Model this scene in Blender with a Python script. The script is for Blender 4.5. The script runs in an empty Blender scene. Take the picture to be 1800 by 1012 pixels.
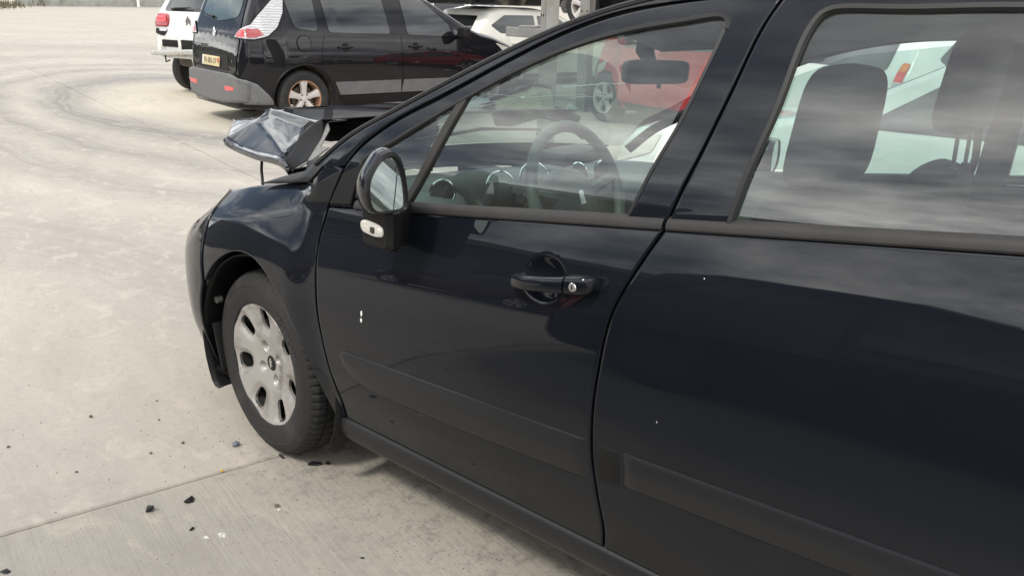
import bpy, bmesh, math, random
import numpy as np
from mathutils import Vector, Matrix
from mathutils.bvhtree import BVHTree

random.seed(7); RNG = np.random.default_rng(11)
R = math.radians
SC = bpy.context.scene
COL = SC.collection

# ---------------------------------------------------------------- camera
cam_data = bpy.data.cameras.new('camera'); cam = bpy.data.objects.new('camera', cam_data); COL.objects.link(cam)
cam_data.sensor_width = 36.0; cam_data.lens = 30.17
cam_data.clip_start = 0.05; cam_data.clip_end = 2000
CR = Vector((-0.75546, -0.65463, 0.02729)); CU = Vector((0.22754, -0.22308, 0.94787)); CD = Vector((0.61442, -0.72228, -0.31748))
CP = Vector((-2.3152, 2.3308, 1.4851))
cam.matrix_world = Matrix(((CR.x, CU.x, -CD.x, CP.x), (CR.y, CU.y, -CD.y, CP.y), (CR.z, CU.z, -CD.z, CP.z), (0, 0, 0, 1)))
SC.camera = cam

# ---------------------------------------------------------------- sky and sun
SUN_AZ, SUN_EL = R(88), R(52)            # azimuth from +x towards +y
world = bpy.data.worlds.new('World'); SC.world = world; world.use_nodes = True
wt = world.node_tree; wt.nodes.clear()
def wn(t, **k):
    n = wt.nodes.new(t)
    for a, b in k.items(): setattr(n, a, b)
    return n
sky = wn('ShaderNodeTexSky', sky_type='NISHITA', sun_disc=False, sun_elevation=SUN_EL, sun_rotation=math.pi / 2 - SUN_AZ,
         air_density=1.0, dust_density=1.5, ozone_density=1.0)
tc = wn('ShaderNodeTexCoord'); sep = wn('ShaderNodeSeparateXYZ'); wt.links.new(tc.outputs['Generated'], sep.inputs[0])
den = wn('ShaderNodeMath', operation='ADD'); den.inputs[1].default_value = 0.16
zmx = wn('ShaderNodeMath', operation='MAXIMUM'); zmx.inputs[1].default_value = 0.0
wt.links.new(sep.outputs['Z'], zmx.inputs[0]); wt.links.new(zmx.outputs[0], den.inputs[0])
dx = wn('ShaderNodeMath', operation='DIVIDE'); dy = wn('ShaderNodeMath', operation='DIVIDE')
wt.links.new(sep.outputs['X'], dx.inputs[0]); wt.links.new(den.outputs[0], dx.inputs[1])
wt.links.new(sep.outputs['Y'], dy.inputs[0]); wt.links.new(den.outputs[0], dy.inputs[1])
cmb = wn('ShaderNodeCombineXYZ'); wt.links.new(dx.outputs[0], cmb.inputs[0]); wt.links.new(dy.outputs[0], cmb.inputs[1])
mp = wn('ShaderNodeMapping'); mp.inputs['Location'].default_value = (3.1, 1.7, 0.4); mp.inputs['Scale'].default_value = (1.0, 1.0, 1.0)
wt.links.new(cmb.outputs[0], mp.inputs['Vector'])
n1 = wn('ShaderNodeTexNoise'); n1.inputs['Scale'].default_value = 0.85; n1.inputs['Detail'].default_value = 9; n1.inputs['Roughness'].default_value = 0.56
n1.inputs['Distortion'].default_value = 0.25
wt.links.new(mp.outputs[0], n1.inputs['Vector'])
r1 = wn('ShaderNodeValToRGB'); r1.color_ramp.elements[0].position = 0.35; r1.color_ramp.elements[1].position = 0.52
wt.links.new(n1.outputs['Fac'], r1.inputs[0])
n2 = wn('ShaderNodeTexNoise'); n2.inputs['Scale'].default_value = 1.3; n2.inputs['Detail'].default_value = 6; n2.inputs['Roughness'].default_value = 0.6
mp2 = wn('ShaderNodeMapping'); mp2.inputs['Location'].default_value = (9.3, -4.2, 2.0); wt.links.new(cmb.outputs[0], mp2.inputs['Vector'])
wt.links.new(mp2.outputs[0], n2.inputs['Vector'])
r2 = wn('ShaderNodeValToRGB'); r2.color_ramp.elements[0].position = 0.36; r2.color_ramp.elements[1].position = 0.66
r2.color_ramp.elements[0].color = (6.5, 7.0, 7.9, 1); r2.color_ramp.elements[1].color = (38.0, 37.4, 36.2, 1)
wt.links.new(n2.outputs['Fac'], r2.inputs[0])
mixc = wn('ShaderNodeMix', data_type='RGBA'); 
wt.links.new(r1.outputs[0], mixc.inputs[0]); wt.links.new(sky.outputs[0], mixc.inputs[6]); wt.links.new(r2.outputs[0], mixc.inputs[7])
bg = wn('ShaderNodeBackground'); bg.inputs['Strength'].default_value = 0.09
wt.links.new(mixc.outputs[2], bg.inputs['Color'])
wo = wn('ShaderNodeOutputWorld'); wt.links.new(bg.outputs[0], wo.inputs['Surface'])

sun_data = bpy.data.lights.new('sun', 'SUN'); sun = bpy.data.objects.new('sun', sun_data); COL.objects.link(sun)
sun_data.energy = 2.0; sun_data.angle = R(9); sun_data.color = (1.0, 0.95, 0.87)
sdir = Vector((math.cos(SUN_AZ) * math.cos(SUN_EL), math.sin(SUN_AZ) * math.cos(SUN_EL), math.sin(SUN_EL)))
sun.rotation_euler = sdir.to_track_quat('Z', 'Y').to_euler(); sun.location = (0, 0, 30)

SC.view_settings.view_transform = 'Standard'; SC.view_settings.look = 'None'
SC.view_settings.exposure = 0.20; SC.view_settings.gamma = 1.0; SC.view_settings.use_curve_mapping = False
SC.render.engine = 'CYCLES'
SC.cycles.max_bounces = 10; SC.cycles.transparent_max_bounces = 16; SC.cycles.glossy_bounces = 5

# ---------------------------------------------------------------- materials
MATS = {}
class NT:
    def __init__(s, name):
        s.m = bpy.data.materials.new(name); s.m.use_nodes = True; s.t = s.m.node_tree; s.t.nodes.clear()
        s.out = s.t.nodes.new('ShaderNodeOutputMaterial')
    def n(s, t, **k):
        n = s.t.nodes.new(t)
        for a, b in k.items():
            if a.startswith('i_'): n.inputs[a[2:].replace('_', ' ')].default_value = b
            else: setattr(n, a, b)
        return n
    def l(s, a, b): s.t.links.new(a, b)
    def coord(s, scale=(1, 1, 1), rot=(0, 0, 0), loc=(0, 0, 0), kind='Object'):
        c = s.n('ShaderNodeTexCoord'); m = s.n('ShaderNodeMapping')
        m.inputs['Scale'].default_value = scale; m.inputs['Rotation'].default_value = rot; m.inputs['Location'].default_value = loc
        s.l(c.outputs[kind], m.inputs['Vector']); return m.outputs[0]
    def noise(s, vec, scale, detail=4, rough=0.55, dist=0.0):
        n = s.n('ShaderNodeTexNoise'); n.inputs['Scale'].default_value = scale; n.inputs['Detail'].default_value = detail
        n.inputs['Roughness'].default_value = rough; n.inputs['Distortion'].default_value = dist
        s.l(vec, n.inputs['Vector']); return n.outputs['Fac']
    def ramp(s, fac, stops):
        r = s.n('ShaderNodeValToRGB'); e = r.color_ramp.elements
        while len(e) < len(stops): e.new(0.5)
        for i, (p, c) in enumerate(stops):
            e[i].position = p; e[i].color = c if len(c) == 4 else (*c, 1)
        s.l(fac, r.inputs[0]); return r.outputs[0]
    def mix(s, fac, a, b, mode='MIX'):
        m = s.n('ShaderNodeMix', data_type='RGBA', blend_type=mode)
        for v, i in ((fac, 0), (a, 6), (b, 7)):
            if isinstance(v, (int, float)): m.inputs[i].default_value = v
            elif isinstance(v, tuple): m.inputs[i].default_value = v if len(v) == 4 else (*v, 1)
            else: s.l(v, m.inputs[i])
        return m.outputs[2]
    def math(s, op, a, b=None, c=None, clamp=False):
        m = s.n('ShaderNodeMath', operation=op, use_clamp=clamp)
        for v, i in ((a, 0), (b, 1), (c, 2)):
            if v is None: continue
            if isinstance(v, (int, float)): m.inputs[i].default_value = v
            else: s.l(v, m.inputs[i])
        return m.outputs[0]
    def bump(s, h, strength=0.3, dist=0.01):
        b = s.n('ShaderNodeBump'); b.inputs['Strength'].default_value = strength; b.inputs['Distance'].default_value = dist
        s.l(h, b.inputs['Height']); return b.outputs[0]
    def bsdf(s, **k):
        b = s.n('ShaderNodeBsdfPrincipled')
        for a, v in k.items():
            i = b.inputs[a.replace('_', ' ')]
            if isinstance(v, tuple): i.default_value = v if len(v) == 4 or a == 'Normal' else (*v, 1)
            elif isinstance(v, (int, float)): i.default_value = v
            else: s.l(v, i)
        s.l(b.outputs[0], s.out.inputs[0]); return b

def simple(name, col, rough=0.5, metal=0.0, coat=0.0, var=0.12, scale=9.0, dirt=None, bump=0.0, coat_rough=0.04, dirt_scale=2.5, dirt_lo=0.5, spec=0.5):
    """plain surface with slight mottling, optional dirt patches and fine relief"""
    t = NT(name); v = t.coord()
    f = t.noise(v, scale, 5, 0.6)
    lo = tuple(c * (1 - var) for c in col); hi = tuple(min(1, c * (1 + var)) for c in col)
    c = t.ramp(f, [(0.3, lo), (0.7, hi)])
    k = dict(Roughness=rough, Metallic=metal, Specular_IOR_Level=spec)
    if dirt:
        g = t.noise(v, dirt_scale, 8, 0.65); g = t.ramp(g, [(dirt_lo, (0, 0, 0)), (dirt_lo + 0.2, (1, 1, 1))])
        c = t.mix(g, c, dirt); k['Roughness'] = t.math('MULTIPLY_ADD', g, 0.3, rough, clamp=True)
    if bump: k['Normal'] = t.bump(t.noise(v, scale * 12, 3), bump, 0.004)
    if coat: k['Coat_Weight'] = coat; k['Coat_Roughness'] = coat_rough
    t.bsdf(Base_Color=c, **k)
    MATS[name] = t.m; return t.m

def car_paint(name, col, metal=0.25, rough=0.42, dust=(0.10, 0.095, 0.085), dust_amt=0.25, dust_top=0.75, coat_rough=0.02, low=0.15, wavy=True, clean=False):
    """clear-coated paint; road dust grows towards the ground and in fine smears"""
    t = NT(name); v = t.coord(); geo = t.n('ShaderNodeNewGeometry'); sp = t.n('ShaderNodeSeparateXYZ'); t.l(geo.outputs['Position'], sp.inputs[0])
    h = t.n('ShaderNodeMapRange', interpolation_type='SMOOTHSTEP'); t.l(sp.outputs['Z'], h.inputs[0])
    h.inputs[1].default_value = low; h.inputs[2].default_value = dust_top; h.inputs[3].default_value = 1.0; h.inputs[4].default_value = 0.10
    sm = t.noise(t.coord((1.2, 4, 6)), 2.2, 8, 0.65, 0.6); fine = t.noise(v, 60, 4, 0.7)
    d = t.math('MULTIPLY', h.outputs[0], t.ramp(sm, [(0.3, (.35, .35, .35)), (0.72, (1, 1, 1))]))
    d = t.math('MULTIPLY', d, t.ramp(fine, [(0.3, (.7, .7, .7)), (0.7, (1, 1, 1))]))
    d = t.math('MULTIPLY', d, dust_amt)
    # dry specks of splashed dirt
    vo = t.n('ShaderNodeTexVoronoi'); vo.inputs['Scale'].default_value = 34; t.l(v, vo.inputs['Vector'])
    spk = t.ramp(vo.outputs['Distance'], [(0.0, (1, 1, 1)), (0.07, (0, 0, 0))]); spk = t.math('MULTIPLY', spk, t.math('MULTIPLY', h.outputs[0], 0.5))
    spk = t.math('MULTIPLY', spk, t.ramp(t.noise(v, 7, 2), [(0.5, (0, 0, 0)), (0.62, (1, 1, 1))]))
    d2 = t.math('MAXIMUM', d, spk)
    base = t.ramp(t.noise(v, 1.5, 3, 0.5), [(0.35, tuple(c * 0.92 for c in col)), (0.65, tuple(c * 1.08 for c in col))])
    c = t.mix(d2, base, dust)
    ro = t.math('MULTIPLY_ADD', d2, 0.5, rough, clamp=True)
    cw = t.math('MULTIPLY_ADD', d2, -1.3, 1.0, clamp=True)
    cr = t.math('MULTIPLY_ADD', d2, 0.55, coat_rough, clamp=True)
    wav = t.bump(t.noise(v, 2.6, 2, 0.4), 0.05, 0.01)
    if 'Filter Width' in wav.node.inputs: wav.node.inputs['Filter Width'].default_value = 0.01
    t.bsdf(Base_Color=base if clean else c, Roughness=ro, Metallic=metal, Coat_Weight=1.0 if clean else cw, Coat_Roughness=0.0 if clean else cr, Coat_IOR=1.42, Specular_IOR_Level=0.0 if clean else 0.03, **({'Coat_Normal': wav} if wavy else {}))
    MATS[name] = t.m; return t.m

def thin_glass(name, tint=(0.80, 0.90, 0.86), refl=1.0, rough=0.0, dirt=0.05, dirtcol=(0.5, 0.5, 0.46)):
    t = NT(name); v = t.coord()
    # two-sided Schlick reflectance of a thin pane (both faces)
    gm = t.n('ShaderNodeNewGeometry'); dt = t.n('ShaderNodeVectorMath', operation='DOT_PRODUCT'); t.l(gm.outputs['Incoming'], dt.inputs[0]); t.l(gm.outputs['Normal'], dt.inputs[1])
    co = t.math('SUBTRACT', 1.0, t.math('ABSOLUTE', dt.outputs['Value']), clamp=True)
    f = t.math('MULTIPLY_ADD', t.math('POWER', co, 5.0), 0.96, 0.043)
    f = t.math('MULTIPLY', f, 1.85 * refl, clamp=True)
    tr = t.n('ShaderNodeBsdfTransparent'); tr.inputs['Color'].default_value = (*tint, 1)
    gl = t.n('ShaderNodeBsdfGlossy'); gl.inputs['Roughness'].default_value = rough; gl.inputs['Color'].default_value = (1, 1, 1, 1)
    mx = t.n('ShaderNodeMixShader'); t.l(f, mx.inputs[0]); t.l(tr.outputs[0], mx.inputs[1]); t.l(gl.outputs[0], mx.inputs[2])
    df = t.n('ShaderNodeBsdfDiffuse'); df.inputs['Color'].default_value = (*dirtcol, 1)
    sm = t.noise(t.coord((2, 2, 2)), 3.0, 8, 0.7, 1.0)
    dm = t.ramp(sm, [(0.35, (dirt * .3,) * 3), (0.75, (dirt,) * 3)])
    m2 = t.n('ShaderNodeMixShader'); t.l(dm, m2.inputs[0]); t.l(mx.outputs[0], m2.inputs[1]); t.l(df.outputs[0], m2.inputs[2])
    t.l(m2.outputs[0], t.out.inputs[0]); MATS[name] = t.m; return t.m

PAINT = car_paint('dark_blue_paint', (0.0062, 0.0078, 0.0115), metal=0.0, rough=0.4, dust=(0.045, 0.044, 0.039), dust_amt=0.16, dust_top=0.8, coat_rough=0.004)
PAINT_B = car_paint('bonnet_paint', (0.0062, 0.0078, 0.0115), metal=0.0, rough=0.4, dust=(0.045, 0.044, 0.039), dust_amt=0.0, dust_top=0.8, coat_rough=0.0, wavy=False, clean=True)
PAINT_IN = simple('bonnet_underside_paint', (0.22, 0.22, 0.21), 0.55, 0.2, dirt=(0.11, 0.09, 0.06), dirt_scale=8)
BLACK_PL = simple('black_plastic', (0.011, 0.011, 0.011), 0.5, dirt=(0.028, 0.026, 0.023), dirt_lo=0.6, bump=0.1, spec=0.22)
SEAL = simple('weathered_rubber', (0.024, 0.022, 0.0205), 0.62, var=0.25, scale=14, dirt=(0.045, 0.040, 0.035), dirt_lo=0.55)
SEALDK = simple('frame_rubber_black', (0.012, 0.012, 0.012), 0.55)
GLOSSBLK = simple('gloss_black', (0.010, 0.011, 0.014), 0.25, coat=1.0)
MOULD = car_paint('moulding_paint', (0.0135, 0.0145, 0.0165), metal=0.0, rough=0.5, dust=(0.05, 0.048, 0.043), dust_amt=0.24, dust_top=0.8, coat_rough=0.33)
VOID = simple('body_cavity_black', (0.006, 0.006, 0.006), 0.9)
RUBBER = simple('tyre_rubber', (0.018, 0.018, 0.018), 0.75, var=0.2, dirt=(0.055, 0.05, 0.043), dirt_scale=9, dirt_lo=0.55)
RUBBER_LT = simple('tyre_letter_rubber', (0.035, 0.035, 0.034), 0.6)
HUBCAP = simple('hubcap_silver', (0.41, 0.395, 0.375), 0.40, 0.35, var=0.10, scale=5, dirt=(0.17, 0.148, 0.122), dirt_scale=11, dirt_lo=0.50)
CHROME = simple('chrome', (0.75, 0.75, 0.75), 0.12, 1.0, var=0.03)
STEEL = simple('dull_steel', (0.33, 0.33, 0.32), 0.45, 0.8, dirt=(0.13, 0.09, 0.06), dirt_scale=6)
DISC = simple('brake_steel', (0.10, 0.085, 0.07), 0.6, 0.6, dirt=(0.12, 0.06, 0.03), dirt_scale=14)
GLASS = thin_glass('side_window_glass', (0.63, 0.755, 0.715), 1.15, dirt=0.06)
SCREEN = thin_glass('windscreen_glass', (0.74, 0.86, 0.82), 0.9, dirt=0.07)
MIRROR = simple('mirror_glass', (0.50, 0.57, 0.56), 0.015, 1.0, var=0.02)
TRIM = simple('interior_grey_plastic', (0.125, 0.135, 0.135), 0.55, var=0.1)
TRIM_DK = simple('interior_dark_plastic', (0.028, 0.029, 0.03), 0.5)
DASH = simple('dashboard_plastic', (0.13, 0.138, 0.138), 0.6)
FABRIC = simple('seat_fabric', (0.040, 0.042, 0.047), 0.9, var=0.15, scale=12)
LINER = simple('headliner_fabric', (0.26, 0.26, 0.25), 0.95)
CLEARPL = simple('clear_lens', (0.62, 0.60, 0.54), 0.18, coat=1.0, var=0.06)
HAZYLENS = simple('hazy_headlamp_lens', (0.30, 0.29, 0.24), 0.25, coat=0.6, var=0.2)
BULB = simple('lens_bulb_brown', (0.05, 0.036, 0.03), 0.4)
WHITECHIP = simple('chipped_white_primer', (0.8, 0.8, 0.78), 0.8)
ROD = simple('stay_rod_black', (0.012, 0.012, 0.012), 0.5)
CRACKM = simple('glass_crack_white', (0.75, 0.8, 0.78), 0.35)
CREAM = simple('cream_plastic', (0.52, 0.49, 0.36), 0.55, dirt=(0.28, 0.25, 0.17), dirt_scale=10)
PALEPL = simple('pale_broken_plastic', (0.42, 0.47, 0.46), 0.35, coat=0.5)
# ---------------------------------------------------------------- mesh helpers
def new_mesh(name, V, F, mat=None, smooth=True, sharp=40):
    me = bpy.data.meshes.new(name); me.from_pydata([tuple(map(float, v)) for v in V], [], [tuple(map(int, f)) for f in F]); me.update()
    if mat: me.materials.append(mat)
    if smooth:
        me.polygons.foreach_set('use_smooth', [True] * len(me.polygons))
        if sharp: me.set_sharp_from_angle(angle=R(sharp))
    return me

def link(name, me, parent=None, base=None):
    o = bpy.data.objects.new(name, me); COL.objects.link(o)
    if parent is not None:
        o.parent = parent
        if base is not None: o.location = -Vector(base)
    return o

def tag(o, label=None, cat=None, group=None, kind=None):
    if label: o['label'] = label
    if cat: o['category'] = cat
    if group: o['group'] = group
    if kind: o['kind'] = kind
    return o

class Thing:
    """an Empty at the base of a thing; parts are given in world coordinates (base set) or in its own frame"""
    def __init__(s, name, label, cat, loc=(0, 0, 0), rz=0.0, group=None, world_coords=False):
        s.o = bpy.data.objects.new(name, None); COL.objects.link(s.o); s.o.empty_display_size = 0.2
        s.o.location = loc; s.o.rotation_euler = (0, 0, rz); tag(s.o, label, cat, group)
        s.base = Vector(loc) if world_coords else None
    def add(s, name, V, F, mat, smooth=True, sharp=40, sub=None, label=None, mods=None, solid=0.0, off=-1):
        me = new_mesh(name, V, F, mat, smooth, sharp)
        return s.addm(name, me, sub, label, solid, off)
    def addm(s, name, me, sub=None, label=None, solid=0.0, off=-1):
        if sub is None: o = link(name, me, s.o, s.base)
        else: o = link(name, me, sub)          # the parent part carries the offset already
        if solid:
            m = o.modifiers.new('thickness', 'SOLIDIFY'); m.thickness = solid; m.offset = off; m.use_even_offset = False
        if label: o['label'] = label
        return o

def grid_faces(nu, nv, wrap_u=False, wrap_v=False):
    F = []
    for i in range(nu if wrap_u else nu - 1):
        for j in range(nv if wrap_v else nv - 1):
            a = i * nv + j; b = ((i + 1) % nu) * nv + j; c = ((i + 1) % nu) * nv + (j + 1) % nv; d = i * nv + (j + 1) % nv
            F.append((a, b, c, d))
    return F

def catmull(P, n, closed=False, smooth=True):
    """n points along a polyline, by arc length, optionally through a Catmull-Rom curve"""
    P = np.array(P, float)
    if smooth and len(P) > 2:
        Q = []
        m = len(P)
        for i in range(m if closed else m - 1):
            p0 = P[(i - 1) % m] if (closed or i > 0) else 2 * P[0] - P[1]
            p1 = P[i]; p2 = P[(i + 1) % m]
            p3 = P[(i + 2) % m] if (closed or i + 2 < m) else 2 * P[-1] - P[-2]
            d1 = max(np.linalg.norm(p1 - p0), 1e-6) ** .5; d2 = max(np.linalg.norm(p2 - p1), 1e-6) ** .5; d3 = max(np.linalg.norm(p3 - p2), 1e-6) ** .5
            m1 = ((p1 - p0) / d1 - (p2 - p0) / (d1 + d2) + (p2 - p1) / d2) * d2
            m2 = ((p2 - p1) / d2 - (p3 - p1) / (d2 + d3) + (p3 - p2) / d3) * d2
            for k in range(16):
                t = k / 16
                Q.append((2 * t**3 - 3 * t**2 + 1) * p1 + (t**3 - 2 * t**2 + t) * m1 + (-2 * t**3 + 3 * t**2) * p2 + (t**3 - t**2) * m2)
        Q.append(P[0] if closed else P[-1]); Q = np.array(Q)
    else:
        Q = np.vstack([P, P[:1]]) if closed else P
    s = np.concatenate([[0], np.cumsum(np.linalg.norm(np.diff(Q, axis=0), axis=1))])
    tt = np.linspace(0, s[-1], n, endpoint=not closed) if np.isscalar(n) else np.asarray(n) * s[-1]
    return np.stack([np.interp(tt, s, Q[:, k]) for k in range(P.shape[1])], 1)

def tube(P, rad, n=8, caps=True, closed=False):
    P = np.array(P, float); m = len(P); rad = np.full(m, rad) if np.isscalar(rad) else np.array(rad)
    V = []; prev = None
    for i in range(m):
        if closed: t = P[(i + 1) % m] - P[i - 1]
        else: t = P[min(i + 1, m - 1)] - P[max(i - 1, 0)]
        t = t / (np.linalg.norm(t) + 1e-9)
        if prev is None:
            a = np.array([0, 0, 1.]) if abs(t[2]) < .9 else np.array([1., 0, 0])
        else: a = prev
        e1 = a - t * np.dot(a, t); e1 /= np.linalg.norm(e1) + 1e-9; e2 = np.cross(t, e1); prev = e1
        for k in range(n):
            w = 2 * math.pi * k / n; V.append(P[i] + rad[i] * (math.cos(w) * e1 + math.sin(w) * e2))
    F = grid_faces(m, n, wrap_u=closed, wrap_v=True)
    if caps and not closed: F += [tuple(range(n))[::-1], tuple((m - 1) * n + k for k in range(n))]
    return V, F

def box(c, s, rot=None, bev=0.0):
    """bevelled box as V, F"""
    bm = bmesh.new(); bmesh.ops.create_cube(bm, size=1)
    bmesh.ops.scale(bm, vec=s, verts=bm.verts)
    if bev: bmesh.ops.bevel(bm, geom=bm.edges[:], offset=bev, segments=2, affect='EDGES', profile=0.5)
    M = Matrix.Translation(c) @ (rot.to_4x4() if rot is not None else Matrix())
    bmesh.ops.transform(bm, matrix=M, verts=bm.verts)
    V = [tuple(v.co) for v in bm.verts]; F = [tuple(v.index for v in f.verts) for f in bm.faces]; bm.free(); return V, F

def join(*parts):
    V = []; F = []
    for v, f in parts:
        o = len(V); V += [tuple(p) for p in v]; F += [tuple(i + o for i in q) for q in f]
    return V, F

def lathe(prof, n, axis='y', center=(0, 0, 0), radmod=None):
    """revolve (r, h) about an axis; radmod(i, k) -> radius offset"""
    V = []; c = np.array(center)
    for k in range(n):
        a = 2 * math.pi * k / n
        for i, (r, h) in enumerate(prof):
            rr = r + (radmod(i, k) if radmod else 0)
            if axis == 'y': V.append(c + np.array([rr * math.cos(a), h, rr * math.sin(a)]))
            elif axis == 'x': V.append(c + np.array([h, rr * math.cos(a), rr * math.sin(a)]))
            else: V.append(c + np.array([rr * math.cos(a), rr * math.sin(a), h]))
    return V, grid_faces(n, len(prof), wrap_u=True)

def text_mesh(s, size, extrude=0.001, align='CENTER', bold=False):
    cu = bpy.data.curves.new('t', 'FONT'); cu.body = s; cu.size = size; cu.extrude = extrude; cu.align_x = align; cu.align_y = 'CENTER'; cu.resolution_u = 3
    if bold: cu.offset = size * 0.02
    o = bpy.data.objects.new('t', cu); COL.objects.link(o)
    dg = bpy.context.evaluated_depsgraph_get(); me = bpy.data.meshes.new_from_object(o.evaluated_get(dg))
    V = [tuple(v.co) for v in me.vertices]; F = [tuple(p.vertices) for p in me.polygons]
    bpy.data.objects.remove(o); bpy.data.curves.remove(cu); bpy.data.meshes.remove(me)
    return V, F

def xform(VF, M):
    return [tuple(M @ Vector(v)) for v in VF[0]], VF[1]

def frame(o, ex, ey):
    """matrix that maps local x, y, z on ex, ey, ex x ey at o"""
    ex = Vector(ex).normalized(); ez = ex.cross(Vector(ey)).normalized(); ey = ez.cross(ex)
    return Matrix(((ex.x, ey.x, ez.x, o[0]), (ex.y, ey.y, ez.y, o[1]), (ex.z, ey.z, ez.z, o[2]), (0, 0, 0, 1)))

def poly_fill(P, maxlen):
    """triangulated, subdivided fill of a closed 2D polygon -> verts (n,2), faces"""
    bm = bmesh.new(); vs = [bm.verts.new((p[0], p[1], 0)) for p in P]; bm.faces.new(vs)
    bmesh.ops.triangulate(bm, faces=bm.faces[:])
    for _ in range(6):
        L = [e for e in bm.edges if e.calc_length() > maxlen]
        if not L: break
        bmesh.ops.subdivide_edges(bm, edges=L, cuts=1, use_grid_fill=True)
        bmesh.ops.triangulate(bm, faces=[f for f in bm.faces if len(f.verts) > 3])
    bm.verts.ensure_lookup_table(); bm.verts.index_update()
    V = np.array([(v.co.x, v.co.y) for v in bm.verts]); F = [tuple(v.index for v in f.verts) for f in bm.faces]; bm.free(); return V, F

def natural(xk, yk):
    n = len(xk); xk = np.array(xk, float); yk = np.array(yk, float); h = np.diff(xk); A = np.zeros((n, n)); b = np.zeros(n); A[0, 0] = A[-1, -1] = 1
    for i in range(1, n - 1):
        A[i, i - 1] = h[i - 1]; A[i, i] = 2 * (h[i - 1] + h[i]); A[i, i + 1] = h[i]; b[i] = 6 * ((yk[i + 1] - yk[i]) / h[i] - (yk[i] - yk[i - 1]) / h[i - 1])
    m = np.linalg.solve(A, b)
    def fn(x):
        x = np.clip(x, xk[0], xk[-1]); i = np.clip(np.searchsorted(xk, x) - 1, 0, n - 2)
        a = xk[i + 1] - x; c = x - xk[i]; H = h[i]
        return (m[i] * a**3 + m[i + 1] * c**3) / (6 * H) + (yk[i] / H - m[i] * H / 6) * a + (yk[i + 1] / H - m[i + 1] * H / 6) * c
    return fn
# ---------------------------------------------------------------- setting: yard
YA = math.atan2(-0.225, 0.974)           # the slab grid is turned a little against the car
def ab(a, b, z=0.0):
    c, s = math.cos(YA), math.sin(YA); return Vector((a * c - b * s, a * s + b * c, z))

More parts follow.
